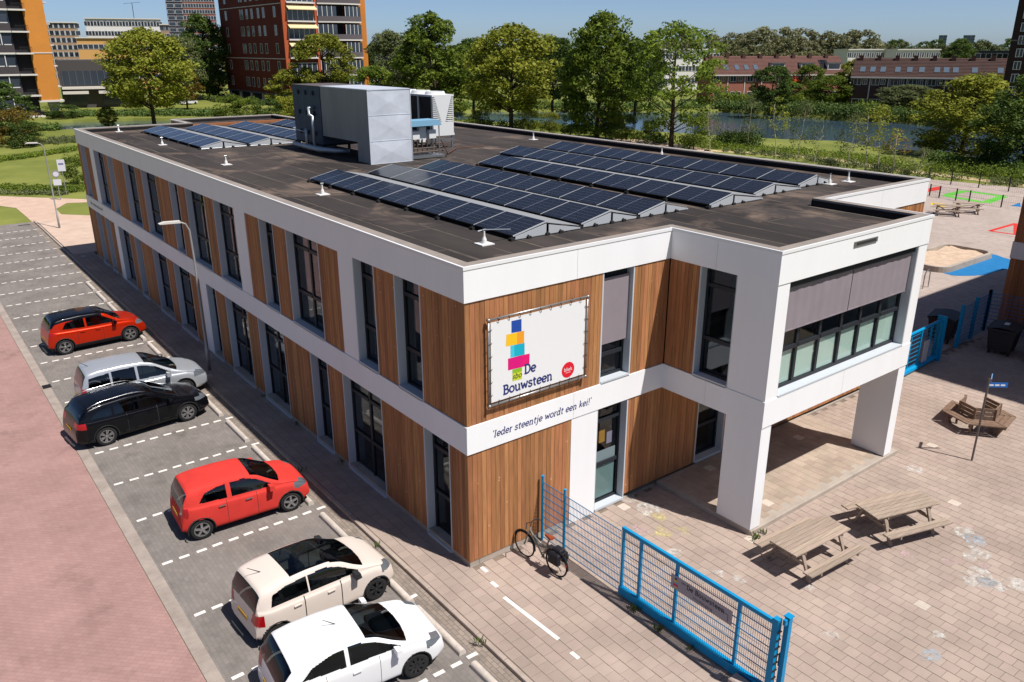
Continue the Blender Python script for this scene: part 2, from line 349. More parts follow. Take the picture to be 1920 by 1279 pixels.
for (px,py,r,c) in [(1810,1000,.22,0),(1828,1012,.2,3),(1835,1035,.2,0),(1820,1045,.13,0),(1845,1062,.1,2),(1835,1075,.2,0),(1850,1092,.16,3),(1822,1090,.15,0),(1870,1100,.14,0),(1905,1097,.2,0),(1780,1055,.12,2),(1215,955,.3,0),(1245,1000,.2,1),(1180,935,.2,0),(1235,968,.16,1),(1285,995,.12,1),(1200,995,.2,2),(1265,1038,.13,0),(1350,1075,.1,0),(1385,1085,.12,0),(1520,1100,.1,0),(1750,1228,.16,3),(1700,1040,.15,2),(1715,880,.2,0),(1760,1190,.09,0),(1560,1190,.1,0),(1600,830,.2,1),(1510,880,.14,1)]:
    p = gp(px, py, .1); b = MB(); z = .107
    b.add(blob(p.x,p.y,r,z), [tuple(range(9))])
    for k in range(2):
        a = random.uniform(0,6.28); q = Vector((p.x+r*math.cos(a), p.y+r*math.sin(a), z+.001)); e = q+Vector((random.uniform(-.3,.3), random.uniform(-.3,.3), 0)); b.beam(q, e, .02, .002)
    b.build('chalk_mark', chm[c], yard)
# raised platform under the bay with concrete edge
plat = thing('entrance_platform', 'raised tiled platform with a concrete edge under the white bay', 'platform', (6.6,-3.3,0))
MB().bbox(6.62,14.05,-3.36,-.02,-.05,.24,.02).build('concrete_edge', mat('concrete', lin((176,164,152)), .9, var=.18, scale=1.2, bump=.3), plat, world=True)
pt = [0]*0
pcount = 0
tme2 = MB().bbox(-.146,.146,-.146,.146,-.02,.012,.006).mesh('paving_tile'); tme2.materials.append(mat('platform_tile', lin((176,158,142)), .88, var=.2, scale=.8, bump=.25, rnd=.1, noise_detail=7))
for i in range(24):
    for j in range(10):
        x = 6.95+i*.3; y = -3.05+j*.3+(.15 if i % 2 else 0)
        if y > -.1 or x > 13.9: continue
        o = link('paving_tile', tmw if random.random() < .04 else tme2, plat); o.location = (x-6.6, y+3.3, .235)
# concrete wheel stops
wsm = mat('stop_concrete', lin((206,194,182)), .9, var=.14, scale=6, bump=.35, bscale=30, rnd=.05)
stb = MB(); prof = [(math.cos(t)*.085, max(-.04, math.sin(t)*.085)+.045) for t in [math.pi*i/10 for i in range(11)]]
stb.extr([(a,b) for a,b in prof]+[(-.085,-.01),(.085,-.01)][0:2], lambda p,e: (p[0], -.92 if e == 0 else .92, p[1]))
stme = stb.mesh('wheel_stop'); stme.materials.append(wsm)
stops = [-3.6,-1.35,.75,3.65,6.2,8.7,11.1,13.6,16.1,18.4,20.9,23.4,25.9,28.3,30.8,33.2]
names_ = ['at the bottom edge of the picture','in front of the white three-door car','in front of the cream car with the glass roof','just below the small red car','in front of the small red car','in the empty bay above the small red car','below the black estate car','in front of the black estate car','in front of the silver people carrier','just below the orange crossover','in front of the orange crossover','just above the orange crossover']
for i, y in enumerate(stops):
    o = link('wheel_stop', stme); o.location = (-1.78, y, 0)
    tag(o, ('round concrete wheel stop '+names_[i]) if i < 12 else 'round concrete wheel stop, %s beyond the orange crossover along the kerb' % ORD[i-11], 'wheel stop', 'wheel stops along the kerb')
# playground paving far right, painted shapes
sheet('playground', ccw([(26,0.2),(60,-6),(74,10),(70,30),(40,40),(21,26),(21,.2)]), mat_brick('play_clinker', lin((186,170,160)), lin((176,160,150)), lin((152,138,130)), .3, .3, var=.1, vscale=.3), .094)
paint = {'red': lin((214,60,52)), 'green': lin((104,190,70)), 'yellow': lin((232,190,30)), 'blue': lin((36,120,178))}
def shape(c, pts, hole=None, wd=None):
    P = [gp(x,y,.1) for x,y in pts]
    b = MB()
    if wd:
        for i in range(len(P)):
            b.beam((P[i].x,P[i].y,.0985+.002*(i%2)),(P[(i+1)%len(P)].x,P[(i+1)%len(P)].y,.0985+.002*(i%2)),wd,.002)
    else: b.add([(p.x,p.y,.099) for p in P], [tuple(range(len(P)))])
    tag(b.build('painted_shape', mat('paint_'+c, paint[c], .8, var=.1, scale=2)), {'red':'red','green':'green','yellow':'yellow','blue':'blue'}[c]+' painted game shape on the playground paving'+{('red',1):' behind the fence',('red',2):', a zigzag beside the brown building'}.get((c, 1 if pts[0][0] < 1800 else 2), ''), 'ground marking')
shape('red', [(1741,353),(1765,349),(1762,356),(1740,360)]); shape('green', [(1772,367),(1808,358),(1882,368),(1848,380)], wd=.75)
shape('yellow', [(1745,380),(1765,381),(1788,385),(1766,388),(1746,384)]); shape('red', [(1856,433),(1905,419),(1905,440)], wd=.3)
shape('blue', [(1895,386),(1912,380),(1915,388)])
p = gp(1805,492,.1); b_ = MB(); b_.add([(p.x+ (3.5+ .25*math.sin(i))*math.cos(i*6.283/24), p.y-.5+(1.8+.15*math.cos(2*i))*math.sin(i*6.283/24), .1) for i in range(24)], [tuple(range(24))])
tag(b_.build('painted_pool', mat('paint_blue', paint['blue'])), 'blue painted ground under and around the concrete sandpit', 'ground marking')
# footpath and verge at the far end of the car park
pm = mat('path_gravel', lin((205,176,156)), .95, var=.12, scale=1.0, bump=.4, bscale=20)
sheet('footpath', ccw([tuple(gp(*q)[:2]) for q in [(-40,366),(60,370),(172,374),(172,379),(125,381),(105,392),(115,402),(172,404),(182,440),(120,432),(62,418),(48,405),(30,390),(-40,381)]]), pm, .0)
sheet('forecourt', [(-1.1,41.5),(0.9,41.5),(6,41.5),(6,50),(-1.1,54.6)], mat('forecourt_tile', lin((205,180,162)), .92, var=.14, scale=.8, bump=.3), .1)
sheet('pond_path', ccw([tuple(gp(*q)[:2]) for q in [(1320,283),(1420,289),(1560,300),(1660,318),(1760,330),(1930,352),(1930,347),(1760,325),(1660,313),(1560,296),(1420,286),(1320,280)]]), mat('sand_path', lin((198,176,134)), .95, var=.15, scale=.6), .0)
sheet('sand_bank', ccw([tuple(gp(*q)[:2]) for q in [(1095,258),(1210,262),(1330,280),(1345,292),(1200,283),(1090,270)]]), mat('sand_heap', lin((202,178,150)), .95, var=.2, scale=.5, bump=.6, bscale=3), .0)
# ================================================================ SCHOOL
def yp(x, y, Y):
    d = ray(x, y); t = (Y-CAM.y)/d.y; return CAM+d*t
ZT, ZF, ZBT, ZBB, ZP = 7.74, 6.926, 3.935, 3.228, .256
LEN, W1, DB, W2, X2 = 40.06, 6.59, 3.33, 13.64, 20.16
white = mat('white_cladding', lin((250,250,251)), .45, var=.025, scale=1.4, stretch=(1,1,.12), bump=.04, bscale=3, noise_detail=7)
wood = mat('wood_board', lin((172,118,78)), .75, var=.26, scale=9, stretch=(1.6,1.6,.12), bump=.25, bscale=30, rnd=.23, noise_detail=6)
def knots(m):                                        # pale knots and filled fixings scattered over the boards
    t = m.node_tree; N = t.nodes; Lk = t.links; b = N['Principled BSDF']; src = b.inputs['Base Color'].links[0].from_socket; g = N.new('ShaderNodeNewGeometry')
    v = N.new('ShaderNodeTexVoronoi'); v.inputs['Scale'].default_value = 3.6; Lk.new(g.outputs['Position'], v.inputs['Vector'])
    a = N.new('ShaderNodeMapRange'); a.inputs[1].default_value = .1; a.inputs[2].default_value = .06; a.inputs[4].default_value = .8; Lk.new(v.outputs['Distance'], a.inputs[0])
    s_ = N.new('ShaderNodeSeparateColor'); Lk.new(v.outputs['Color'], s_.inputs[0]); c = N.new('ShaderNodeMath'); c.operation = 'LESS_THAN'; c.inputs[1].default_value = .4; Lk.new(s_.outputs[0], c.inputs[0])
    p = N.new('ShaderNodeMath'); p.operation = 'MULTIPLY'; Lk.new(a.outputs[0], p.inputs[0]); Lk.new(c.outputs[0], p.inputs[1])
    mx = N.new('ShaderNodeMix'); mx.data_type = 'RGBA'; mx.inputs[7].default_value = (*lin((226,190,150)), 1); Lk.new(p.outputs[0], mx.inputs[0]); Lk.new(src, mx.inputs[6]); Lk.new(mx.outputs[2], b.inputs['Base Color'])
knots(wood)
frame_m = mat('window_frame', lin((44,47,53)), .45, var=.05)
glass = mat_glass('window_glass', (.58,.63,.67), .05); glass_c = mat_glass('clear_glass', (.86,.92,.9), .035)
lining = mat('white_lining', lin((200,206,212)), .5)
dark_in = mat('backing', (.03,.03,.03), .9)
room_w = mat('room_wall', lin((120,112,106)), .9); room_f = mat('room_floor', lin((96,82,70)), .7)
curt = mat('curtain', lin((160,152,156)), .9, var=.1, scale=6, stretch=(8,8,.2)); board_w = mat('white_board', lin((232,236,230)), .6)
conc = MATS['concrete']
school = thing('school_building', 'long two-storey school clad in brown timber and white panels with a flat roof', 'building', (0,0,0))
def fb(mp, s0, s1, d0, d1, z0, z1, mb):              # box in facade coordinates
    P = [mp(s,d,z) for z in (z0,z1) for s,d in ((s0,d0),(s1,d0),(s1,d1),(s0,d1))]
    return mb.add(P, [(3,2,1,0),(4,5,6,7),(0,1,5,4),(1,2,6,5),(2,3,7,6),(3,0,4,7)])
mL = lambda s,d,z: (d, s, z)
mF = lambda s,d,z: (s, d, z)
mBS = lambda s,d,z: (W1+d, -s, z)
mBF = lambda s,d,z: (s, -DB+d, z)
PW = .134
plank_cache = {}
def wood_panel(mp, s0, s1, z0, z1, single=False):
    n = max(1, round((s1-s0)/PW)); w_ = (s1-s0)/n
    back = MB(); fb(mp, s0+(.03 if s0 < .02 else .002), s1-.002, .024, .3, z0+.002, z1-.002, back); pn = back.build('timber_panel', dark_in, school)
    if single:
        key = (mp, round(w_,3), z0, z1)
        if key not in plank_cache:
            q = MB(); fb(lambda s,d,z: tuple(a-b for a,b in zip(mp(s,d,z), mp(0,0,0))), .004, w_-.004, .0, .022, z0+.01, z1-.01, q); me = q.mesh('plank'); me.materials.append(wood); plank_cache[key] = me
        for i in range(n):
            o = link('plank', plank_cache[key], pn); o.location = Vector(mp(s0+i*w_, random.uniform(-.003,.003), 0))
    else:
        q = MB()
        for i in range(n): fb(mp, s0+i*w_+.005, s0+(i+1)*w_-.005, random.uniform(-.003,.003), .022, z0+.01, z1-.01, q)
        stuff(q.build('planks', wood, pn))
def window(mp, s0, s1, z0, z1, cols, tr, dep=.23, blind=None, curtain=0, name='window', fw=.065):
    b = MB(); d0, d1 = dep, dep+.08
    for a, c in ((s0, s0+fw), (s1-fw, s1)): fb(mp, a, c, d0, d1, z0, z1, b)
    for a, c in ((z0, z0+fw), (z1-fw, z1)): fb(mp, s0+fw, s1-fw, d0, d1, a, c, b)
    xs = [s0+(s1-s0)*k/cols for k in range(cols+1)] if isinstance(cols, int) else [s0]+list(cols)+[s1]
    for x in xs[1:-1]: fb(mp, x-.05, x+.05, d0+.003, d1, z0+fw, z1-fw, b)
    for z in tr:
        for i in range(len(xs)-1): fb(mp, xs[i]+.05, xs[i+1]-.05, d0-.012, d1-.004, z-.05, z+.05, b)
    wn = b.build(name, frame_m, school)
    zs = [z0]+list(tr)+[z1]
    for i in range(len(xs)-1):
        for j in range(len(zs)-1):
            q = MB(); e = .03; fb(mp, xs[i]+e, xs[i+1]-e, dep+.036, dep+.046, zs[j]+e, zs[j+1]-e, q); q.build('pane', glass_c if name == 'bay_window' else glass, wn)
    if curtain:
        q = MB(); k = 14; a = s1-(s1-s0)*curtain
        for i in range(k): 
            u0 = a+(s1-a)*i/k; u1 = a+(s1-a)*(i+1)/k; fb(mp, u0, u1, dep+.25+.05*(i%2), dep+.3+.05*(i%2), z0+.05, z1-.05, q)
        q.build('curtain', curt, wn)
    return wn
def niche(mp, s0, s1, z0, z1, cols, tr, side=True, **k):
    b = MB(); t = .025; dp_ = .30
    fb(mp, s0-.02, s0+t, -.004, dp_, z0, z1, b); fb(mp, s1-t, s1+.02, -.004, dp_, z0, z1, b)
    fb(mp, s0+t, s1-t, .03, dp_, z1-.02, z1, b)
    fb(mp, s0+t, s1-t, -.03, dp_, z0-.02, z0+.05, b)
    b.build('window_reveal', lining, school)
    return window(mp, s0+t, s1-t, z0+.05, z1-.02, cols, tr, **k)
def flush(mp, s0, s1, z0, z1, d=-.01):
    b = MB(); fb(mp, s0+.003, s1-.003, d, .3, z0+.003, z1-.003, b); b.build('cladding_panel', white, school)
UP = [(1.87,3.06),(4.11,5.25),(7.41,9.69),(10.72,11.88),(14.16,16.32),(17.34,19.65),(20.68,21.86),(23.88,26.19),(27.33,29.52),(31.65,32.8),(33.6,35.9),(38.1,39.35)]
UFL = [(5.25,6.12),(13.13,14.16),(35.9,36.85)]
LW = [(.78,1.93),(4.11,6.41),(7.43,8.64),(10.74,13.0),(14.04,16.31),(17.44,18.54),(20.63,22.98),(24.02,26.31),(28.37,29.55),(30.57,32.87),(34.8,35.9),(36.9,38.1)]
LFL = [(18.54,19.35),(32.87,33.71)]
def facade(mp, total, niches, flushes, z0, z1, tr, zsill, single_to=0):
    ev = sorted([(a,b,'n') for a,b in niches]+[(a,b,'f') for a,b in flushes]); s = 0
    for a, b, k in ev:
        if a > s+.02: wood_panel(mp, s, a, z0, z1, single=a <= single_to)
        if k == 'n': niche(mp, a, b, zsill, z1, 2 if b-a > 1.6 else 1, tr, curtain=random.choice([0,0,.25,.3,.45]))
        else: flush(mp, a, b, zsill, z1)
        s = b
    if total > s+.02: wood_panel(mp, s, total, z0, z1, single=total <= single_to)
facade(mL, LEN, UP, UFL, ZBT, ZF, (4.98,6.42), ZBT, single_to=2)
facade(mL, LEN, LW, LFL, ZP, ZBB, (1.38,2.68), .13, single_to=2)
# front: upper
wood_panel(mF, .0, 4.17, ZBT, ZF, True); niche(mF, 4.17, 5.26, ZBT, ZF, 1, (4.62,6.75)); wood_panel(mF, 5.26, W1, ZBT, ZF, True)
wood_panel(mF, .0, 3.22, ZP, ZBB, True); flush(mF, 3.22, 4.14, .1, ZBB); niche(mF, 4.14, 5.27, .14, ZBB, 1, (1.38,2.72)); wood_panel(mF, 5.27, 8.3, ZP, ZBB, True)
niche(mF, 8.3, 9.6, .26, ZBB, 1, (1.3,)); wood_panel(mF, 9.6, 13.64, ZP, ZBB, True); wood_panel(mF, 13.64, X2, ZP, ZBB); wood_panel(mF, 13.66, X2, ZBT, ZF)
# bay side and bay front
wood_panel(mBS, 0.03, 1.05, ZBT, ZF, True); niche(mBS, 1.05, 2.19, ZBT, ZF, 1, (4.98,6.42)); flush(mBS, 2.19, DB-.012, ZBT, ZF)
def bfl(s0, s1, z0, z1):
    b = MB(); fb(mBF, s0+.003, s1-.003, -.01, .28, z0+.003, z1-.003, b); b.build('cladding_panel', white, school)
bfl(W1-.01, W1+.475, ZBT, ZF); bfl(W2-.472, W2, ZBT, ZF)
bw0, bw1 = W1+.475, W2-.472
cols = [bw0+(bw1-bw0)*k for k in (.17,.335,.5,.655,.82)]
bb = MB(); fb(mBF, bw0-.02, bw0+.02, 0, .34, ZBT, ZF, bb); fb(mBF, bw1-.02, bw1+.02, 0, .34, ZBT, ZF, bb); fb(mBF, bw0+.02, bw1-.02, -.03, .34, ZBT-.01, ZBT+.045, bb); fb(mBF, bw0+.02, bw1-.02, .01, .34, ZF-.02, ZF, bb)
bb.build('window_reveal', lining, school)
bwn = window(mBF, bw0+.02, bw1-.02, ZBT+.045, ZF-.02, cols, (5.03,), dep=.26, name='bay_window', fw=.08)
xs = [bw0]+cols+[bw1]
for i in range(6):
    q = MB(); fb(mBF, xs[i]+.1, xs[i+1]-.08, .345, .36, ZBT+.1, 4.98, q); q.build('white_board', board_w, bwn)
for i, (a, b) in enumerate(((bw0+.03, cols[2]-.015), (cols[2]+.015, bw1-.03))):
    q = MB(); n = 30; z0, z1 = 5.6, 6.74
    for k in range(n+1):
        s = a+(b-a)*k/n; dd = .15+.008*math.sin(k*1.7)+.006*math.sin(k*.6)
        q.v += [mBF(s,dd,z0), mBF(s,dd-.01,z1)]
    q.f += [(2*k,2*k+2,2*k+3,2*k+1) for k in range(n)]
    fb(mBF, a, b, .14, .165, z0-.03, z0, q)
    q.build('sun_screen', mat('screen_fabric', lin((146,136,142)), .85, var=.05, scale=2), bwn, smooth=False)
q = MB(); fb(mBF, bw0+.025, bw1-.025, .06, .25, 6.74, 6.9, q); q.build('screen_box', frame_m, bwn)
q = MB(); fb(mF, 4.21, 5.21, .12, .13, 4.95, 6.72, q); q.build('sun_screen', MATS['screen_fabric'], school)
# stickers and boards behind the ground floor pane at the front
for s0, s1, z0, z1, m_ in ((4.25,4.4,1.95,2.3,'sticker_lilac'),(4.5,4.72,2.0,2.36,'sticker_orange'),(4.8,5.0,1.9,2.25,'sticker_lilac'),(4.2,5.14,1.42,1.75,'sticker_white'),(4.22,5.12,.3,1.3,'sticker_mint')):
    q = MB(); fb(mF, s0, s1, .272, .277, z0, z1, q); q.build('window_sticker', mat(m_, lin({'sticker_lilac':(206,190,206),'sticker_orange':(236,166,50),'sticker_white':(214,222,216),'sticker_mint':(168,196,184)}[m_]), .7), school)
# white bands: fascia and storey band in panels with open joints
def band(mp, s0, s1, z0, z1, step, d0=-.03):
    n = max(1, round((s1-s0)/step)); w_ = (s1-s0)/n
    for i in range(n):
        b = MB(); fb(mp, s0+i*w_+(.004 if i else 0), s0+(i+1)*w_-(.004 if i < n-1 else 0), d0, .3, z0, z1, b); b.build('cladding_panel', white, school)
zc = ZT-.07
band(mL, .3, LEN, ZF, zc, 8); band(mL, .3, LEN, ZBB, ZBT, 8)
band(mF, -.03, W1-.03, ZF, zc, 3.3); band(mF, -.03, W1-.03, ZBB, ZBT, 3.3)
band(mBS, .03, DB-.3, ZF, zc, 1.6); band(mBS, .03, DB-.3, ZBB, ZBT, 1.6)
band(mBF, W1-.03, W2, ZF, zc, 7.1); band(mBF, W1-.03, W2, ZBB, ZBT, 3.5)
band(mF, W2+.31, X2, ZF, zc, 3.2); band(mF, W2+.31, X2, ZBB, ZBT, 3.2)
b = MB().box(W2-.3, W2, -DB+.305, .3, ZBB, zc); b.build('bay_side_wall', white, school)
b = MB().box(W1+.31, W2-.31, -DB+.31, -.01, ZBB+.02, ZBB+.06); b.build('bay_soffit', mat('soffit', lin((225,222,216)), .7), school)
for x0, x1 in ((W1-.005, W1+.402), (W2-.402, W2)):
    b = MB().box(x0, x1, -DB-.005, -DB+1.088, .27, ZBB-.004); p_ = b.build('bay_pillar', white, school)
    MB().box(x0+.015, x1-.015, -DB+.01, -DB+1.07, .0, .268).build('pillar_base', conc, p_)
# other outer walls (rear sides) and plinth
b = MB().box(.32, X2, LEN-.3, LEN, .1, ZT-.1).box(X2-.3, X2, .32, 38, .1, ZT-.1).box(6.4, 13.45, 43.1, 43.4, .1, ZT-.1).box(6.4, 6.7, LEN, 43.1, .1, ZT-.1).box(13.15, 13.45, LEN, 43.1, .1, ZT-.1)
b.build('rear_wall', mat('wood_rear', lin((160,104,66)), .8, var=.15, stretch=(3,3,.2)), school)
b = MB().box(.01, .3, .01, LEN, -.1, .12).box(.02, .29, .02, LEN-.02, .12, ZP+.005).box(.31, X2, .015, .3, -.1, .125).box(.3, 4.1, .02, .29, .125, ZP+.003)
b.build('plinth', conc, school)
# interior: floors, ceiling, partition walls
b = MB().box(.35, X2-.35, .35, LEN-.35, .05, .1).box(.35, X2-.35, .35, LEN-.35, 3.45, 3.6).box(W1+.32, W2-.32, -DB+.36, .34, ZBB+.07, 3.6)
b.build('floor_slab', room_f, school)
b = MB().box(.31, X2-.31, .31, LEN-.31, 7.1, 7.3).box(W1+.31, W2-.31, -DB+.31, .3, 7.1, 7.3).box(.35, X2-.35, .35, LEN-.35, 3.1, 3.15); b.build('ceiling', room_w, school)
b = MB().box(5.2, 5.4, 4, LEN-.4, .1, 3.1).box(5.2, 5.4, 4, LEN-.4, 3.6, 7.1).box(.4, 14, 6.5, 6.7, .1, 3.1).box(.4, 14, 6.5, 6.7, 3.6, 7.1)
for y in (13.4, 20.1, 26.8, 33.4): b.box(.4, 5.2, y-.1, y+.1, .1, 3.1).box(.4, 5.2, y-.1, y+.1, 3.6, 7.1)
b.build('partition_wall', room_w, school)
# furniture glimpsed in the bay classroom
for k, (x, y) in enumerate(((8.2,-2.2),(9.6,-2.3),(11.0,-2.2),(12.3,-2.1),(9.0,-1.0),(11.6,-.9))):
    b = MB().box(x-.5,x+.5,y-.3,y+.3,4.27,4.31)
    for sx in (-1,1):
        for sy in (-1,1): b.tube([(x+sx*.42,y+sy*.24,3.6),(x+sx*.42,y+sy*.24,4.27)], .018, 6)
    tag(b.build('school_desk', mat('desk_top', lin((196,176,148)), .6)), ['pale wooden desk behind the bay window, nearest its left post','pale wooden desk, second along the bay window from the left','pale wooden desk, third along the bay window from the left','pale wooden desk behind the right end of the bay window','pale wooden desk deeper in the bay room on the left','pale wooden desk deeper in the bay room on the right'][k], 'desk', 'desks in the bay classroom')
# ---------------------------------------------------------------- roof
roofp = [(0,0),(W1,0),(W1,-DB),(W2,-DB),(W2,0),(X2,0),(X2,38.3),(13.45,38.3),(13.45,43.4),(6.4,43.4),(6.4,LEN),(0,LEN)]
ZR = 7.5
bit = mat('bitumen', lin((50,47,47)), .92, var=.3, scale=.3, bump=.5, bscale=25, rnd=.16, noise_detail=9, spec=.1, stretch=(1,.35,1), col2=lin((80,73,70)))
def silt(m, c, sc_, lo_, hi_, amt):                   # dried puddle silt on the roofing
    t = m.node_tree; N = t.nodes; Lk = t.links; b = N['Principled BSDF']; src = b.inputs['Base Color'].links[0].from_socket; g = N.new('ShaderNodeNewGeometry')
    n = N.new('ShaderNodeTexNoise'); n.inputs['Scale'].default_value = sc_; n.inputs['Detail'].default_value = 8; n.inputs['Roughness'].default_value = .62; n.inputs['Distortion'].default_value = .6; Lk.new(g.outputs['Position'], n.inputs['Vector'])
    a = N.new('ShaderNodeMapRange'); a.inputs[1].default_value = lo_; a.inputs[2].default_value = hi_; a.inputs[4].default_value = amt; Lk.new(n.outputs['Fac'], a.inputs[0])
    mx = N.new('ShaderNodeMix'); mx.data_type = 'RGBA'; mx.inputs[7].default_value = (*c, 1); Lk.new(a.outputs[0], mx.inputs[0]); Lk.new(src, mx.inputs[6]); Lk.new(mx.outputs[2], b.inputs['Base Color'])
silt(bit, lin((138,119,105)), .33, .52, .68, .75)
MB().prism(ccw(roofp), 7.31, ZR-.012).build('roof_deck', mat('roof_lap', lin((138,126,116)), .95, var=.2, scale=2), school)
def roofin(x, y): return inpoly(x, y, roofp)
rd = bpy.data.objects['roof_deck']; laps = MB()
for i in range(21):
    x0, x1 = i*1.0+.21, min(i*1.0+1.222, X2-.25)
    if x1-x0 < .2: continue
    ys = [-DB+.27] if W1+.2 < (x0+x1)/2 < W2-.2 else [.27]
    yend = LEN-.27 if (x0+x1)/2 < 13.4 else 38.05
    if 6.6 < x0 and x1 < 13.3: yend = 43.1
    y = ys[0]; first = True
    while y < yend-.1:
        ln = (random.uniform(2,7) if first else random.uniform(6.6,7.4)); y1 = min(y+ln, yend); first = False
        z = ZR+random.uniform(-.004,.004); q = MB(); 
        xa = max(x0+.012, W1+.25) if (y < 0 and x0 < W1+.25) else x0+.012
        xb = min(x1-.012, W2-.3) if y < 0 else x1-.012
        if xb-xa > .1: q.box(xa, xb, y+.004, y1-.004, ZR-.02, z); q.build('roofing_sheet', bit, rd); laps.box(xb-.075-random.uniform(0,.03), xb-.003, y+.03, y1-.01, z-.002, z+.0025); laps.box(xa+.01, xb-.08, y1-.06, y1-.012, z-.002, z+.003)
        y = y1
stuff(laps.build('lap_seams', mat('lap_seam', lin((58,54,52)), .95, scale=.7, noise_detail=9, spec=.1, col2=lin((112,102,94))), rd))
cop = mat('coping', lin((150,140,132)), .8, var=.12, scale=1.5); trim = mat('edge_trim', lin((240,240,240)), .35); black = mat('upstand', lin((34,33,35)), .9, var=.2, scale=1)
n = len(roofp); cpo, tro, blo = MB(), MB(), MB()
for i in range(n):
    (ax,ay),(bx_,by_) = roofp[i], roofp[(i+1)%n]
    d = Vector((bx_-ax, by_-ay)).normalized(); nin = Vector((-d.y, d.x))       # inward for ccw outline
    a = Vector((ax,ay)); e = Vector((bx_,by_)); zz = .002*(i % 2)
    def strip(mb, o0, o1, z0, z1, m0=0, m1=0):
        p = [a+nin*o0-d*m0, e+nin*o0+d*m1, e+nin*o1+d*m1, a+nin*o1-d*m0]
        mb.prism(ccw([tuple(v) for v in p]), z0, z1)
    conv0 = (Vector(roofp[i])-Vector(roofp[i-1])); convex_a = conv0.x*d.y-conv0.y*d.x > 0
    nx = Vector(roofp[(i+2)%n])-e; convex_b = d.x*nx.y-d.y*nx.x > 0
    ea, eb = (.03 if convex_a else -.31), (.03 if convex_b else -.31)
    ia, ib = (-.02 if convex_a else .26), (-.02 if convex_b else .26)
    strip(cpo, .012, .29, ZT-.06, ZT-.004+zz, ia, ib)
    strip(tro, -.045, .012, ZT-.075, ZT+zz, -.012 if convex_a else .045, .045 if convex_b else -.012)
    strip(blo, .285, .31, ZR-.01, ZT-.062-zz, -.28 if convex_a else .28, -.28 if convex_b else .28)
    strip(blo, .02, .28, ZR-.2, ZT-.064, -.05, -.05)
cpo.build('coping', cop, school); tro.build('edge_trim', trim, school); blo.build('upstand', black, school)
# overflow vent in the bay fascia
b = MB()
fb(mBF, 9.63, 10.72, -.06, -.028, 7.40, 7.53, b); v_ = b.build('overflow_spout', mat('alu', lin((150,146,142)), .4, .6), school)
b = MB(); fb(mBF, 9.72, 10.62, -.066, -.058, 7.44, 7.5, b); b.build('spout_opening', dark_in, v_)
# ---------------------------------------------------------------- stroke lettering with slab serifs
def arc(cx, cy, rx, ry, a0, a1, n=14): return [(cx+rx*math.cos(R(a0+(a1-a0)*i/n)), cy+ry*math.sin(R(a0+(a1-a0)*i/n))) for i in range(n+1)]
def sf(x, y, l=.17, r_=.17): return [(x-l, y), (x+r_, y)]
S0, S1, C1 = .07, .93, 1.33
GL = {
 'o': ([arc(.47,.5,.37,.43,0,360,24)], .95), 'e': ([arc(.47,.5,.37,.43,0,318,22), [(.1,.5),(.84,.5)]], .93),
 'B': ([[(.25,S0),(.25,C1)], [(.05,C1),(.5,C1)]+arc(.52,1.03,.3,.3,90,-90)+[(.25,.73)], [(.25,.73),(.55,.73)]+arc(.57,.4,.36,.33,90,-90)+[(.05,S0)]], 1.06),
 'D': ([[(.25,S0),(.25,C1)], [(.05,C1),(.5,C1)]+arc(.5,.7,.5,.63,90,-90,18)+[(.05,S0)]], 1.14),
 'I': ([[(.3,S0),(.3,C1)], sf(.3,S0), sf(.3,C1)], .62),
 'u': ([[(.22,S1),(.22,.36)]+arc(.5,.36,.28,.29,180,270)+[(.62,.1),(.8,.3)], [(.8,S1),(.8,S0)], sf(.15,S1,.12,.08), sf(.73,S1,.12,.08), sf(.88,S0,.05,.12)], 1.05),
 'w': ([[(.12,S1),(.38,S0)],[(.38,S0),(.64,S1-.1)],[(.64,S1-.1),(.9,S0)],[(.9,S0),(1.16,S1)], sf(.12,S1,.12,.14), sf(1.16,S1,.14,.12)], 1.3),
 's': ([[(.66,.74),(.6,.88),(.42,.94),(.22,.9),(.13,.74),(.24,.58),(.5,.48),(.66,.36),(.66,.18),(.5,.07),(.28,.06),(.13,.14),(.1,.28)]], .8),
 't': ([[(.3,1.25),(.3,.3)]+arc(.5,.28,.2,.22,180,290,8), [(.06,S1),(.64,S1)]], .72),
 'n': ([[(.22,S0),(.22,S1)], [(.22,.7),(.36,.88),(.55,.93),(.72,.84),(.78,.62),(.78,S0)], sf(.22,S0), sf(.78,S0), sf(.14,S1,.1,.08)], 1.04),
 'd': ([arc(.42,.5,.33,.43,0,360,22), [(.76,1.45),(.76,S0)], sf(.68,1.45,.12,.08), sf(.84,S0,.05,.12)], 1.0),
 'r': ([[(.22,S0),(.22,S1)], [(.22,.66),(.36,.88),(.6,.93)], sf(.22,S0), sf(.14,S1,.1,.08)], .7),
 'j': ([[(.25,S1),(.25,-.2),(.15,-.38),(-.05,-.4)], sf(.17,S1,.1,.08), [(.25,1.25),(.25,1.4)]], .5),
 'k': ([[(.22,S0),(.22,1.45)], [(.3,.48),(.76,S1)], [(.42,.58),(.8,S0)], sf(.14,1.45,.1,.08)], .94),
 'i': ([[(.25,S0),(.25,S1)], sf(.17,S1,.1,.08), sf(.25,S0), [(.25,1.25),(.25,1.4)]], .52),
 '!': ([[(.22,.45),(.22,1.4)], [(.22,.02),(.22,.17)]], .45), "'": ([[(.15,1.15),(.2,1.45)]], .35), ' ': ([], .5)}
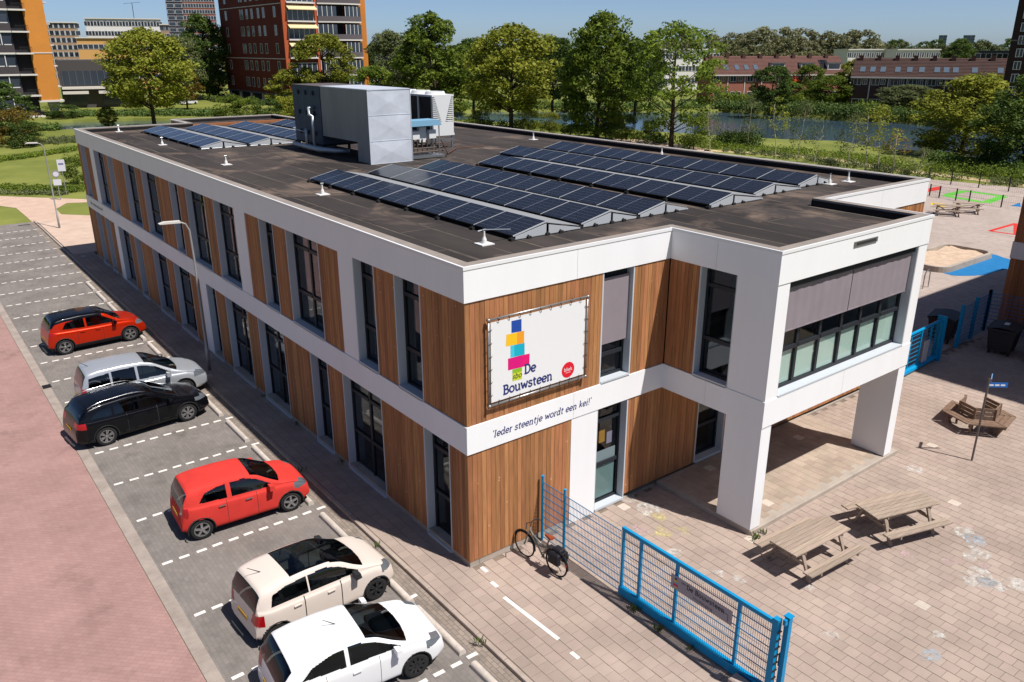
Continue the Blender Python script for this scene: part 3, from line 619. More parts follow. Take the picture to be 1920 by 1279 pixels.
def lettering(txt, X0, Z0, s, fn, name, m, parent, bold=.19, slant=0.0, track=0.0):
    u = 0; k = 0; o_ = None
    for ch in txt:
        st, adv = GL[ch]; mb = MB()
        for pl in st:
            k += 1; P = [Vector((u+a+slant*b, b)) for a, b in pl]; h = bold/2; L_, R_ = [], []
            closed = (P[0]-P[-1]).length < 1e-4
            for i, p in enumerate(P):
                if closed: t = (P[1]-P[-2])
                else: t = P[min(i+1,len(P)-1)]-P[max(i-1,0)]
                if not closed or 0 < i < len(P)-1: t = P[min(i+1,len(P)-1)]-P[max(i-1,0)]
                t = t.normalized(); nn = Vector((-t.y,t.x)); L_.append(p+nn*h); R_.append(p-nn*h)
            o = len(mb.v); e = .0004*(k % 4)
            for a, b in zip(L_, R_): mb.v += [fn(X0+a.x*s, Z0+a.y*s, e), fn(X0+b.x*s, Z0+b.y*s, e)]
            mb.f += [(o+2*i,o+2*i+2,o+2*i+3,o+2*i+1) for i in range(len(P)-1)]
        u += adv+track
        if st: mb.build(name, m, parent)
navy = mat('navy_print', lin((52,58,120)), .6)
fnF = lambda d: (lambda x, z, e: (x, -d-e, z))
lettering("'Ieder steentje wordt een kei!'", .68, 3.47, .1285, fnF(.034), 'letter', navy, school, bold=.2, slant=.2, track=.03)
fnL = lambda x, z, e: (-.034-e, 39.1-x, z)
lettering("'Ieder steentje wordt een kei!'", 0, 3.5, .1285, fnL, 'letter', mat('green_print', lin((120,128,118)), .6), school, bold=.2, slant=.2, track=.03)
# ---------------------------------------------------------------- banner on the timber
sg = thing('school_banner', 'large white banner laced in a steel tube frame on the timber front wall', 'sign', (.56,-.1,4.35))
yb = -.11; x0, x1, z0, z1 = .56, 3.55, 4.355, 6.45
b = MB().box(x0+.06, x1-.06, yb, yb+.012, z0+.07, z1-.07); ban = b.build('banner_sheet', mat('banner_white', lin((240,240,240)), .5), sg, world=True)
b = MB()
for a, c in (((x0,z0),(x1,z0)),((x1,z0),(x1,z1)),((x1,z1),(x0,z1)),((x0,z1),(x0,z0))): b.tube([(a[0],yb,a[1]),(c[0],yb,c[1])], .03, 8)
for x, z in ((x0,z0),(x1,z0),(x1,z1),(x0,z1)): b.lathe([(0,-.045),(.04,-.04),(.04,.04),(0,.045)], 8, 'y', (x,yb,z))
for x, z in ((x0+.4,z0),(x1-.4,z0),(x0+.4,z1),(x1-.4,z1)): b.tube([(x,yb,z),(x,0.0,z)], .02, 6)
b.build('tube_frame', mat('galvanised', lin((176,172,168)), .35, .7), sg, smooth=True, world=True)
b = MB()
for i in range(9):
    x = x0+.25+i*(x1-x0-.5)/8
    for zc_, s in ((z0,1),(z1,-1)): b.tube([(x-.02,yb-.035,zc_-.02*s),(x,yb-.035,zc_+.03*s),(x+.03,yb-.012,zc_+.1*s)], .008, 4)
for i in range(6):
    z = z0+.25+i*(z1-z0-.5)/5
    for xc, s in ((x0,1),(x1,-1)): b.tube([(xc-.03*s,yb-.035,z),(xc+.03*s,yb-.035,z),(xc+.09*s,yb-.012,z+.02)], .008, 4)
b.build('lacing', dark_in, sg, world=True)
def pr(pts, c, lay=1):
    P = [yp(900+a/5.56, 550+b_/5.56, yb-.002*lay) for a, b_ in pts]
    q = MB().add([tuple(p) for p in P], [tuple(range(len(P)))]); q.build('printed_block', mat('print_%d_%d_%d' % c, lin(c), .5), sg, world=True)
pr([(328,415),(433,395),(433,267),(328,290)], (38,78,168)); pr([(270,555),(387,532),(387,408),(275,433)], (253,200,40)); pr([(387,532),(460,519),(460,390),(387,408)], (248,164,48))
pr([(318,672),(358,662),(358,540),(318,548)], (70,205,228)); pr([(358,662),(465,640),(465,517),(358,540)], (28,180,205))
pr([(292,805),(440,768),(440,645),(292,683)], (226,24,128)); pr([(440,768),(515,747),(518,628),(440,645)], (236,26,118)); pr([(338,918),(438,893),(438,812),(338,838)], (205,218,60)); pr([(338,838),(438,812),(438,770),(338,797)], (148,190,50))
fnS = lambda d: (lambda x, z, e: (x-.56, yb-d-e+.1, z-4.35))
lettering('De', 1.585, 4.9, .175, fnS(.004), 'letter', navy, sg, bold=.25)
lettering('Bouwsteen', .955, 4.535, .172, fnS(.004), 'letter', navy, sg, bold=.25)
def txt(s, size, M4, name, m, parent, shear=0.0, align='LEFT'):
    c = bpy.data.curves.new(name, 'FONT'); c.body = s; c.size = size; c.shear = shear; c.align_x = align
    o = bpy.data.objects.new(name, c); COL.objects.link(o); bpy.context.view_layer.update()
    me = bpy.data.meshes.new_from_object(o.evaluated_get(bpy.context.evaluated_depsgraph_get())); bpy.data.objects.remove(o); bpy.data.curves.remove(c)
    me.materials.clear(); me.materials.append(m); o = link(name, me, parent); o.matrix_local = M4; return o
def M_front(x, y, z): return Matrix.Translation((x,y,z)) @ Matrix.Rotation(R(90), 4, 'X')
txt('sbo', .2, M_front(1.225-.56, yb+.1-.006, 4.86-4.35), 'banner_lettering', mat('dark_print', lin((60,66,50)), .6), sg, shear=.25)
c_ = yp(900+917/5.56, 550+797/5.56, yb)
q = MB().add([(c_.x-.56+.205*math.cos(i*6.2832/28), yb+.1-.004, c_.z-4.35+.205*math.sin(i*6.2832/28)) for i in range(28)], [tuple(range(28))]); q.build('printed_disc', mat('print_red', lin((228,30,52)), .5), sg)
txt('bliek', .14, M_front(c_.x-.56, yb+.1-.006, c_.z-4.35-.03), 'banner_lettering', trim, sg, align='CENTER')
q = MB().box(c_.x-.56-.08,c_.x-.56+.08,yb+.1-.0062,yb+.1-.006,c_.z-4.35-.075,c_.z-4.35-.065); q.build('printed_underline', trim, sg)
# ================================================================ ROOF EQUIPMENT
def mat_cells():
    m = bpy.data.materials.new('solar_cells'); m.use_nodes = True; t = m.node_tree; N = t.nodes; Lk = t.links; b = N['Principled BSDF']
    tc = N.new('ShaderNodeTexCoord'); br = N.new('ShaderNodeTexBrick'); br.offset = 0; br.inputs['Scale'].default_value = 1
    br.inputs['Brick Width'].default_value = .186; br.inputs['Row Height'].default_value = .0862; br.inputs['Mortar Size'].default_value = .0035; br.inputs['Mortar Smooth'].default_value = .1
    br.inputs['Color1'].default_value = (*lin((17,18,24)),1); br.inputs['Color2'].default_value = (*lin((21,23,30)),1); br.inputs['Mortar'].default_value = (*lin((96,100,112)),1)
    Lk.new(tc.outputs['Object'], br.inputs['Vector']); Lk.new(br.outputs['Color'], b.inputs['Base Color']); b.inputs['Roughness'].default_value = .16; b.inputs['Specular IOR Level'].default_value = .35
    return m
cells = mat_cells(); alu = mat('aluminium', lin((178,184,188)), .35, .8); pframe = mat('panel_frame', (.015,.015,.017), .4); rubber = mat('rubber', (.02,.02,.02), .8)
defl_m = mat('deflector', lin((150,152,154)), .6, var=.05); lite = mat('light_rail', lin((184,188,192)), .5)
TL = math.atan2(.24, 1.1); PL, PWD = 1.70, 1.125
pb = MB().box(0,PWD,0,PL,-.035,0); pme = pb.mesh('solar_panel'); pme.materials.append(pframe)
cb = MB().add([(.012,.012,.002),(PWD-.012,.012,.002),(PWD-.012,PL-.012,.002),(.012,PL-.012,.002)], [(0,1,2,3)]); cme = cb.mesh('cell_sheet'); cme.materials.append(cells)
mbm = MB().box(.01,PWD-.01,PL/2-.004,PL/2+.004,.0025,.004); mlm = mbm.mesh('mid_line'); mlm.materials.append(mat('cell_line', lin((150,156,172)), .4))
ckm = MB().box(.0,PWD,-.009,.009,-.03,.005).mesh('clamp_rail'); ckm.materials.append(lite)
ftm = MB().box(-.08,.04,-.07,.07,-.005,.07).box(-.05,-.01,-.025,.025,.07,.1).mesh('foot'); ftm.materials.append(rubber)
def solar_row(x, y0, n, dw, label, group='solar panel rows on the school roof'):
    t = thing('solar_row', label, 'solar panels', (x,y0,ZR), 0, group); step = 1.74
    for i in range(n):
        o = link('solar_panel', pme, t, loc=(0,.02+i*step,.13)); o.rotation_euler = (0,-TL,0); link('cell_sheet', cme, o); link('mid_line', mlm, o)
        f = link('foot', ftm, t, loc=(-.02,i*step,.0))
        c = link('clamp_rail', ckm, t, loc=(0,i*step,.13)); c.rotation_euler = (0,-TL,0)
    L_ = n*step; link('foot', ftm, t, loc=(-.02,L_,0)); c = link('clamp_rail', ckm, t, loc=(0,L_,.13)); c.rotation_euler = (0,-TL,0)
    b = MB().extr([(1.16,.33),(1.16+dw,.1),(1.16+dw,.085),(1.15,.315)], lambda p,e: (p[0], .03 if e == 0 else L_-.03, p[1])); b.build('wind_deflector', defl_m, t)
    for y in (-.035, L_+.01):
        b = MB().extr([(.06,.02),(1.09,.02),(1.09,.31),(.06,.1)], lambda p,e: (p[0], y+.02*e, p[1])); b.extr([(1.17,.02),(1.14+dw,.02),(1.14+dw,.06),(1.17,.28)], lambda p,e: (p[0], y+.02*e, p[1])); b.build('end_plate', lite, t)
    for xx in (.5,1.13,1.6): link('foot', ftm, t, loc=(xx,-.03,0)) if xx < 1.16+dw else None
    b = MB().tube([(-.05,-.02,.03),(1.1+dw,-.02,.03)], .02, 6); b.build('base_rail', alu, t)
    return t
solar_row(3.0, 2.15, 7, 1.15, 'row of seven dark solar panels nearest the left roof edge in front'); solar_row(5.4, 2.2, 7, 1.05, 'second row of seven solar panels from the left in the front block'); solar_row(7.62, 2.2, 7, 1.0, 'third row of seven solar panels, just right of the steel ventilation hood')
solar_row(10.42, 1.9, 7, 1.5, 'row of seven solar panels right of the open aisle on the roof'); solar_row(13.15, 2.3, 8, 1.5, 'row of eight solar panels, second from the right roof parapet'); solar_row(15.95, 2.5, 8, 1.0, 'row of eight solar panels nearest the right roof parapet')
solar_row(3.1, 27.1, 6, 1.15, 'row of six solar panels nearest the left edge behind the grey cabinet'); solar_row(5.5, 27.0, 6, 1.3, 'middle row of six solar panels at the far end of the roof'); solar_row(8.1, 27.0, 6, 1.3, 'row of six solar panels touching the left side of the grey cabinet'); solar_row(10.8, 33.9, 2, 1.0, 'short row of two solar panels at the rear corner of the roof')
# roof anchors
anm = mat('anchor_white', lin((232,230,226)), .5); ab = MB().box(-.19,.19,-.19,.19,0,.025); ab.lathe([(.07,.025),(.06,.12),(.03,.2),(.022,.33),(.0,.33)], 10)
ame = ab.mesh('roof_anchor'); ame.materials.append(anm)
eb = MB().tube([(-.05,0,.33),(-.05,0,.38),(.05,0,.38),(.05,0,.33)], .012, 6); eme = eb.mesh('eye'); eme.materials.append(alu)
for (x,y,l) in [(2.17,39.1,'in the far left corner of the roof'),(2.2,30.3,'left of the far solar rows'),(2.19,20.9,'left of the grey cabinet'),(2.18,11.55,'left of the front solar rows'),(2.2,2.29,'at the front left, joined to a rod'),(18.7,20.6,'near the right parapet, farthest back'),(19,11.67,'near the parapet behind the solar rows'),(17.6,2.3,'touching the rightmost solar row'),(18.65,2.2,'alone near the front right corner')]:
    t = thing('roof_anchor', 'small white roof anchor on a square plate '+l, 'roof anchor', (x,y,ZR), 0, 'roof anchors'); link('base', ame, t); link('eye', eme, t)
rr = MB().tube([(2.05,2.35,ZR+.34),(2.2,2.29,ZR+.37),(3.0,2.25,ZR+.28)], .018, 6)
tag(rr.build('lightning_rod', alu), 'thin bent metal rod from the front roof anchor to the solar row', 'rod')
# air handling unit with galvanised hood
galv = mat('galvanised_sheet', lin((216,222,232)), .42, .2, var=.12, scale=1.2, bump=.08, bscale=2); galv2 = mat('galvanised_dull', lin((156,154,152)), .5, .2, var=.16, scale=.8, stretch=(1,1,.25))
cab = mat('cabinet_paint', lin((62,76,94)), .5, .1, var=.08)
ah = thing('air_handling_unit', 'large air handling unit with blue-grey cabinet and galvanised steel hood on the roof', 'ventilation unit', (7.03,17.1,ZR))
b = MB().box(7.03,9.05,18.25,21.6,8.35,10.5).box(7.03,9.05,17.14,18.25,7.52,10.5); b.build('steel_hood', galv2, ah, world=True)
b = MB(); za = [7.5,8.45,9.5,10.53]
for i in range(3):
    z0, z1 = za[i], za[i+1]; o = len(b.v); b.v += [(7.02,17.12,z0),(9.06,17.12,z0),(9.06,17.12,z1),(7.02,17.12,z1),(8.04,17.092,(z0+z1)/2)]
    b.f += [(o,o+1,o+4),(o+1,o+2,o+4),(o+2,o+3,o+4),(o+3,o,o+4)]
b.build('creased_panel', galv, ah, world=True)
o_ = MB(); k = len(o_.v); o_.box(7.01,9.07,17.1,21.6,10.5,10.54); o_.build('hood_top', galv, ah, world=True)
for y in (17.12,):
    b = MB()
    for x in (7.02,9.06): b.box(x-.012,x+.012,y-.02,y+.01,7.5,10.53)
    for z in za: b.box(7.04,9.04,y-.012,y+.008,z-.012,z+.012)
    b.build('seam', galv, ah, world=True)
b = MB().box(7.0,9.1,21.62,24.6,7.95,10.5); cb_ = b.build('cabinet', cab, ah, world=True)
MB().box(6.98,9.12,21.6,24.65,10.5,10.53).build('cabinet_roof', mat('cabinet_top', lin((100,92,92)), .7), ah, world=True)
b = MB()
for y in (22.3,23.1,23.9):
    for z in (8.4,9.3,10.2): b.box(6.95,7.0,y-.05,y+.05,z-.1,z+.1)
b.build('hinge', rubber, ah, world=True)
b = MB()
for y in (22.6,23.4,24.2): b.box(6.992,7.0,y-.012,y+.012,8.0,10.45)
b.build('door_seam', mat('seam_line', lin((110,122,136)), .5), ah, world=True)
pipe = mat('pipe_lagging', lin((176,184,190)), .4, .5)
b = MB().tube([(6.75,22.0,7.9),(6.75,22.0,9.2),(6.75,22.35,9.25),(6.75,22.35,9.55),(7.0,22.35,9.55)], .075, 10); b.build('pipe', pipe, ah, smooth=True, world=True)
b = MB().tube([(6.7,22.7,7.9),(6.7,22.7,8.6)], .075, 10).tube([(6.7,22.7,8.45),(6.7,24.0,8.5)], .03, 8); b.build('pipe', pipe, ah, smooth=True, world=True)
b = MB().tube([(6.72,24.3,7.78),(6.72,22.6,7.78),(6.75,21.5,7.76),(7.1,20.6,7.75),(7.6,20.2,7.75)], [.1,.13,.13,.11,.1], 12); b.build('pipe', pipe, ah, smooth=True, world=True)
b = MB()
for x in (7.1,9.0):
    for y in (21.7,23.0,24.5): b.box(x-.05,x+.05,y-.05,y+.05,ZR,7.95)
b.box(7.0,9.1,21.65,24.6,7.87,7.95); b.build('support_leg', rubber, ah, world=True)
# heat pump
hp = thing('heat_pump', 'white heat pump with a V-shaped end and fans on top behind the steel hood', 'heat pump', (12.2,20.3,ZR))
hw = mat('hp_white', lin((226,228,228)), .45); hg = mat('hp_grille', lin((40,44,50)), .6)
b = MB().box(12.2,13.38,20.3,20.36,8.2,8.75).box(12.16,13.42,20.3,24.3,9.93,10.02); b.extr([(12.3,9.93),(13.28,9.93),(12.9,8.75),(12.68,8.75)], lambda p,e: (p[0], 20.3+.05*e, p[1])); b.box(12.16,13.42,20.3,24.3,8.1,8.2); b.build('casing', hw, hp, world=True)
b = MB().extr([(12.22,9.93),(13.36,9.93),(12.95,8.2),(12.63,8.2)], lambda p,e: (p[0], 20.37 if e == 0 else 24.25, p[1])); b.build('coil', hg, hp, world=True)
b = MB()
for i in range(12):
    z = 8.78+i*.095; f = (z-8.75)/1.18; xl = 12.68-f*.38; xr = 12.9+f*.38
    b.box(12.19,xl-.02,20.29,20.34,z,z+.05).box(xr+.02,13.39,20.29,20.34,z,z+.05)
b.build('louvre', hw, hp, world=True)
b = MB()
for y in (20.39,21.65,22.95,24.2):
    for x in (12.18,13.34): MB().box(x,x+.06,y-.04,y+.04,8.2,9.93).build('corner_post', hw, hp, world=True)
for y in (21.0,22.3,23.6):
    b = MB().lathe([(.52,10.02),(.45,10.16),(.4,10.16),(.4,10.05),(0,10.05)], 20, 'z', (12.79,y,0)); b.build('fan', hw, hp, world=True)
b = MB()
for y in (20.4,24.2):
    for x in (12.25,13.33): b.tube([(x,y,ZR),(x,y,8.1)], .05, 8)
b.box(12.2,13.4,20.35,20.42,7.85,7.95).box(12.2,13.4,24.15,24.22,7.85,7.95); b.build('stand', alu, hp, world=True)
# pump rack with light blue hood
pr_ = thing('pump_rack', 'small pipe and pump rack under a light blue sheet hood', 'pump rack', (9.2,17.4,ZR))
b = MB().extr([(9.15,8.92),(10.75,8.92),(10.6,9.16),(9.2,9.16)], lambda p,e: (p[0], 17.3 if e == 0 else 18.2, p[1])); b.build('hood', mat('hood_blue', lin((130,176,206)), .5), pr_, world=True)
b = MB()
for x in (9.25,10.65):
    for y in (17.4,18.1): b.tube([(x,y,ZR+.1),(x,y,8.92)], .025, 6)
b.box(9.2,10.85,17.3,18.25,ZR+.04,ZR+.14); b.build('frame', alu, pr_, world=True)
b = MB().box(9.35,9.7,17.5,17.7,8.35,8.7).box(10.2,10.55,17.5,17.7,8.35,8.72).box(9.75,10.1,17.6,17.8,8.2,8.85); b.build('control_box', hw, pr_, world=True)
b = MB()
for i, z in enumerate((7.8,7.95,8.1)): b.tube([(9.25,17.45+.1*i,z),(10.9,17.45+.1*i,z)], .035, 6)
for x in (9.4,9.6,9.85,10.1,10.35,10.55): b.tube([(x,17.55,7.7),(x,17.55,8.35)], .03, 6)
b.build('pipework', mat('pipe_grey', lin((96,84,76)), .5, .3), pr_, world=True)
b = MB().tube([(10.7,17.35,8.3),(11.0,17.3,7.7),(11.3,17.8,7.58),(13.0,19.5,7.57),(14.5,19.3,7.57)], .025, 8); b.build('flex_pipe', mat('pipe_copper', lin((104,72,58)), .7), pr_, world=True)
# ================================================================ FENCE, GATES, YARD FURNITURE
blue = mat('blue_powder', lin((12,148,202)), .4, var=.05); wire_m = mat('blue_wire', lin((24,124,172)), .45)
def mesh_wires(y0, y1, z0, z1, x=0, vstep=.05, hstep=.2, th=.006):
    b = MB(); n = int((y1-y0)/vstep)
    for i in range(n+1): y = y0+i*(y1-y0)/n; b.box(x-th/2,x+th/2,y-th/2,y+th/2,z0,z1)
    m = int((z1-z0)/hstep+.5)
    for j in range(m+1): z = z0+j*(z1-z0)/m; b.box(x-.011,x-.004,y0,y1,z-.004,z+.004).box(x+.004,x+.011,y0,y1,z-.004,z+.004)
    return b
FX = 2.2
fn_ = thing('mesh_fence', 'low blue wire mesh fence running from the timber wall to the sliding gate', 'fence', (FX,0,.1))
for y in (-.12, -.97):
    MB().tube([(FX,y,.0),(FX,y,1.95)], .035, 10).lathe([(.042,1.95),(.042,1.98),(0,1.99)], 10, 'z', (FX,y,0)).build('fence_post', blue, fn_, smooth=False, world=True)
q = mesh_wires(-.95, -.14, .2, 1.8, FX); q.build('wire_panel', wire_m, fn_, world=True)
q = mesh_wires(-2.92, -.99, .2, 1.8, FX); q.build('wire_panel', wire_m, fn_, world=True)
gt = thing('sliding_gate', 'blue sliding gate with mesh infill and heavy bottom beam in the foreground', 'gate', (FX,-3,.1))
MB().box(FX-.035,FX+.035,-6.97,-2.96,1.86,1.95).build('top_rail', blue, gt, world=True)
MB().box(FX-.06,FX+.06,-6.97,-2.96,.16,.36).build('bottom_beam', blue, gt, world=True)
for y in (-3.0, -3.55, -4.6, -6.2): MB().box(FX-.03,FX+.03,y-.03,y+.03,.36,1.86).build('upright', blue, gt, world=True)
MB().box(FX-.06,FX+.06,-7.1,-6.97,.1,2.02).build('end_post', blue, gt, world=True)
q = mesh_wires(-6.97, -3.05, .36, 1.86, FX-.02); q.build('wire_panel', wire_m, gt, world=True)
q = MB()
for i in range(9): q.box(FX-.055,FX+.055,-7.13,-7.1,.3+i*.18,.32+i*.18)
q.build('catch', MATS['iron'], gt, world=True)
gp2 = thing('gate_post', 'tall blue steel portal post at the closing end of the front gate', 'gate post', (FX+.12,-7.15,.1)); 
MB().box(FX+.07,FX+.18,-7.24,-7.14,.05,2.1).box(FX-.02,FX+.07,-7.22,-7.16,1.96,2.08).build('post', blue, gp2, world=True); MB().box(FX+.05,FX+.2,-7.26,-7.12,2.1,2.12).build('cap', blue, gp2, world=True)
MB().box(FX+.1,FX+.14,-7.14,-7.1,.9,1.2).build('lock_box', MATS['iron'], gp2, world=True)
tag(MB().bbox(FX-.35,FX-.08,-6.75,-6.35,.05,.32,.03).build('concrete_block', mat('block_grey', lin((176,160,150)), .9, var=.1)), 'square concrete block at the foot of the front gate', 'block')
gs = thing('gate_sign', 'narrow grey sign with school name and arrow fixed to the front gate', 'sign', (FX-.06,-4.5,1.4))
MB().box(FX-.064,FX-.054,-6.08,-4.5,1.27,1.6).build('sign_plate', mat('sign_grey', lin((172,164,172)), .5), gs, world=True)
def M_left(x, y, z): return Matrix.Translation((x,y,z)) @ Matrix.Rotation(R(-90), 4, 'Z') @ Matrix.Rotation(R(90), 4, 'X')
dk = mat('sign_dark', lin((62,52,66)), .6)
txt('sbo', .09, M_left(-.006, -.27, .1), 'sign_lettering', dk, gs, shear=.2)
lettering('De Bouwsteen', 0, 0, .082, lambda x,z,e: (-.006-e, -.42-x, .04+z), 'letter', dk, gs, bold=.24, track=.06)
txt('Hoofdingang', .1, M_left(-.006, -.6, -.09), 'sign_lettering', dk, gs)
for y0, y1, z0, z1, c in ((.1,.15,.1,.16,(38,58,120)),(.08,.16,.05,.1,(232,180,50)),(.1,.16,.0,.05,(80,190,205)),(.06,.19,-.06,.0,(214,40,110)),(.1,.16,-.1,-.06,(190,205,60))):
    MB().box(-.0062,-.006,-y1,-y0,z0,z1).build('printed_block', mat('gp_%d' % c[0], lin(c), .5), gs)
q = MB().box(-.0065,-.006,-1.5,-1.488,-.1,.06).box(-.0065,-.006,-1.5,-1.36,.06,.072); q.add([(-.0065,-1.36,.045),(-.0065,-1.36,.09),(-.0065,-1.31,.066)], [(0,1,2)]); q.build('arrow', dk, gs)
# weeds at the fence foot
wd = mat_leaf('weed', lin((70,92,40)), lin((110,128,60)))
def tuft(x, y, r, n, z=.1, h=.15):
    b = MB()
    for i in range(n):
        a = random.uniform(0,6.28); d = random.uniform(0,r); px_, py_ = x+d*math.cos(a), y+d*math.sin(a); l = h*random.uniform(.5,1.1); t = random.uniform(0,6.28); ex, ey = math.cos(t)*l*.6, math.sin(t)*l*.6
        b.add([(px_,py_,z),(px_+ex*.5-ey*.2,py_+ey*.5+ex*.2,z+l*.6),(px_+ex,py_+ey,z+l),(px_+ex*.5+ey*.2,py_+ey*.5-ex*.2,z+l*.6)], [(0,1,2,3)])
    return b
wf = MB()
for (x,y,r,n) in [(2.05,-3.6,.16,50),(2.0,-4.4,.12,36),(2.1,-1.15,.1,24),(2.1,-5.2,.1,20),(-.05,6.8,.2,20),(-.05,10.2,.2,18),(6.6,-3.55,.12,30),(6.95,-3.5,.1,16),(-1.35,-2.3,.14,22),(-1.4,2.2,.15,14),(-1.3,7.0,.2,16),(-.05,13.2,.2,16)]:
    t = tuft(x,y,r,n); wf.add(t.v, t.f)
stuff(wf.build('weeds', wd))
# picnic tables
tw = mat('weathered_timber', lin((168,150,134)), .85, var=.25, scale=4, stretch=(.3,8,8), bump=.3, bscale=6, rnd=.14)
def picnic(label, loc, rz, group='picnic tables in the yard', sc=1):
    t = thing('picnic_table', label, 'picnic table', loc, rz, group); L_ = 2.1
    for i in range(6):
        MB().bbox(-L_/2,L_/2,-.39+i*.132,-.39+i*.132+.12,.71,.75,.006).build('table_board', tw, t)
    for s in (-1,1):
        for k in range(2): MB().bbox(-L_/2,L_/2,s*.74-.13+k*.135,s*.74-.13+k*.135+.12,.41,.45,.006).build('seat_board', tw, t)
    for x in (-.72,.72):
        q = MB()
        for s in (-1,1): q.beam((x,s*.30,.71),(x,s*.62,0),.05,.1,(1,0,0))
        q.build('leg_frame', tw, t); MB().beam((x+.055,-.87,.37),(x+.055,.87,.37),.04,.09).build('seat_bearer', tw, t); MB().beam((x+.055,-.38,.67),(x+.055,.38,.67),.04,.08).build('top_bearer', tw, t)
    MB().beam((-.7,0,.64),(-.2,0,.37),.05,.07).beam((.7,0,.64),(.2,0,.37),.05,.07).beam((-.7,0,.37),(.7,0,.37),.05,.07).build('brace', tw, t)
    if sc != 1: t.scale = (sc,sc,sc)
    return t
A, B_ = gp(1437,1022,.85), gp(1600,990,.85)
picnic('weathered wooden picnic table standing closest to the blue gate', (6.85,-4.88,.1), R(-4))
picnic('weathered wooden picnic table standing farther right beside the other one', (9.95,-5.45,.1), R(-17))
p = gp(1775,405); picnic('wooden picnic table on the playground behind the bay roof', (p.x,p.y,.1), R(-60))
p = gp(1798,404); picnic('wooden picnic table to the right of another on the far playground', (p.x+1.2,p.y,.1), R(-62))
# hexagonal bench around an open middle
hx = thing('hexagonal_bench', 'brown hexagonal wooden bench ring with tall inner backrest', 'bench', (18.15,-3.95,.1), R(8))
twd = mat('brown_timber', lin((132,108,90)), .85, var=.25, scale=4, stretch=(2,2,6), rnd=.12)
for k in range(6):
    if k == 0: continue
    a0, a1 = R(60*k), R(60*k+60)
    for r0, r1, z in ((.62,.78,.45),(.8,.96,.45),(.98,1.14,.45)):
        P = [(r*math.cos(a), r*math.sin(a)) for r, a in ((r0,a0+.015),(r1,a0+.015),(r1,a1-.015),(r0,a1-.015))]
        MB().prism(ccw(P), z-.04, z).build('seat_board', twd, hx)
    for z in (.52,.66,.8):
        MB().beam((.6*math.cos(a0+.03),.6*math.sin(a0+.03),z),(.6*math.cos(a1-.03),.6*math.sin(a1-.03),z),.04,.11).build('back_board', twd, hx)
for k in range(6):
    a = R(60*k+2); MB().beam((.62*math.cos(a),.62*math.sin(a),0),(.62*math.cos(a),.62*math.sin(a),.86),.07,.07).beam((.62*math.cos(a),.62*math.sin(a),.36),(1.1*math.cos(a),1.1*math.sin(a),.36),.05,.09).beam((.95*math.cos(a),.95*math.sin(a),.36),(.8*math.cos(a),.8*math.sin(a),0),.06,.08).build('support', twd, hx)
# sign post with blue plates
sp = thing('sign_post', 'slim grey post carrying two small blue direction plates', 'sign post', (15.46,-5.01,.1))
MB().tube([(0,0,0),(0,0,2.75)], .032, 8).build('post', mat('post_steel', lin((120,112,108)), .5, .5), sp)
bs = mat('plate_blue', lin((40,110,190)), .5)
MB().box(-.02,.6,.04,.06,2.45,2.6).build('direction_plate', bs, sp).rotation_euler.z = R(-40); MB().box(.0,.5,-.06,-.04,2.62,2.75).build('direction_plate', mat('plate_pale', lin((120,170,220)), .5), sp).rotation_euler.z = R(20)
for i in range(3): MB().box(.05+i*.17,.18+i*.17,.037,.04,2.5,2.55).build('plate_print', trim, sp).rotation_euler.z = R(-40)
# second gate behind the bay and its fence
g2 = thing('yard_gate', 'blue sliding gate standing open just right of the bay pillar', 'gate', (20.4,-.1,.1))
MB().tube([(20.0,-.25,.25),(23.1,-.1,.25)], .12, 10).build('bottom_beam', blue, g2, world=True); MB().tube([(20.0,-.25,1.82),(23.1,-.1,1.82)], .06, 8).build('top_rail', blue, g2, world=True)
for x in (20.6,21.4,22.2,23.0): MB().box(x-.035,x+.035,-.22,-.15,.3,1.8).build('upright', blue, g2, world=True)
q = MB()
for i in range(8): q.beam((20.0,-.25,.42+i*.18),(23.1,-.12,.42+i*.18),.015,.015)
q.build('bars', blue, g2, world=True); MB().box(23.08,23.2,-.3,.05,.0,2.0).box(22.6,23.3,-.5,.3,.0,.03).build('guide_post', blue, g2, world=True)
MB().box(21.6,22.0,-.28,-.26,.4,1.3).build('notice_plate', mat('plate_grey', lin((188,186,190)), .6), g2, world=True)
def panel_fence(name, label, p0, p1):
    t = thing(name, label, 'fence', (p0[0],p0[1],.1)); v = Vector((p1[0]-p0[0], p1[1]-p0[1])); ln = v.length; d = v/ln
    q = MB()
    for i in range(11): z = .15+i*.17; q.beam((p0[0],p0[1],z),(p1[0],p1[1],z),.02,.02)
    q.build('bars', wire_m, t, world=True); q = MB(); n = int(ln/.1)
    for i in range(n+1): q.box(p0[0]+d.x*ln*i/n-.004,p0[0]+d.x*ln*i/n+.004,p0[1]+d.y*ln*i/n-.004,p0[1]+d.y*ln*i/n+.004,.15,1.85)
    q.build('wire_panel', wire_m, t, world=True)
    for k in (0,.5,1): x, y = p0[0]+v.x*k, p0[1]+v.y*k; MB().box(x-.06,x+.06,y-.06,y+.06,0,2.0).build('fence_post', blue, t, world=True)
panel_fence('bin_fence', 'blue fence panel between the two wheeled bins', (25.3,.05), (28.6,.35)); panel_fence('bin_fence', 'blue fence panel behind the wheeled bins beside the brown annex', (28.6,.35), (29.6,-3.4))
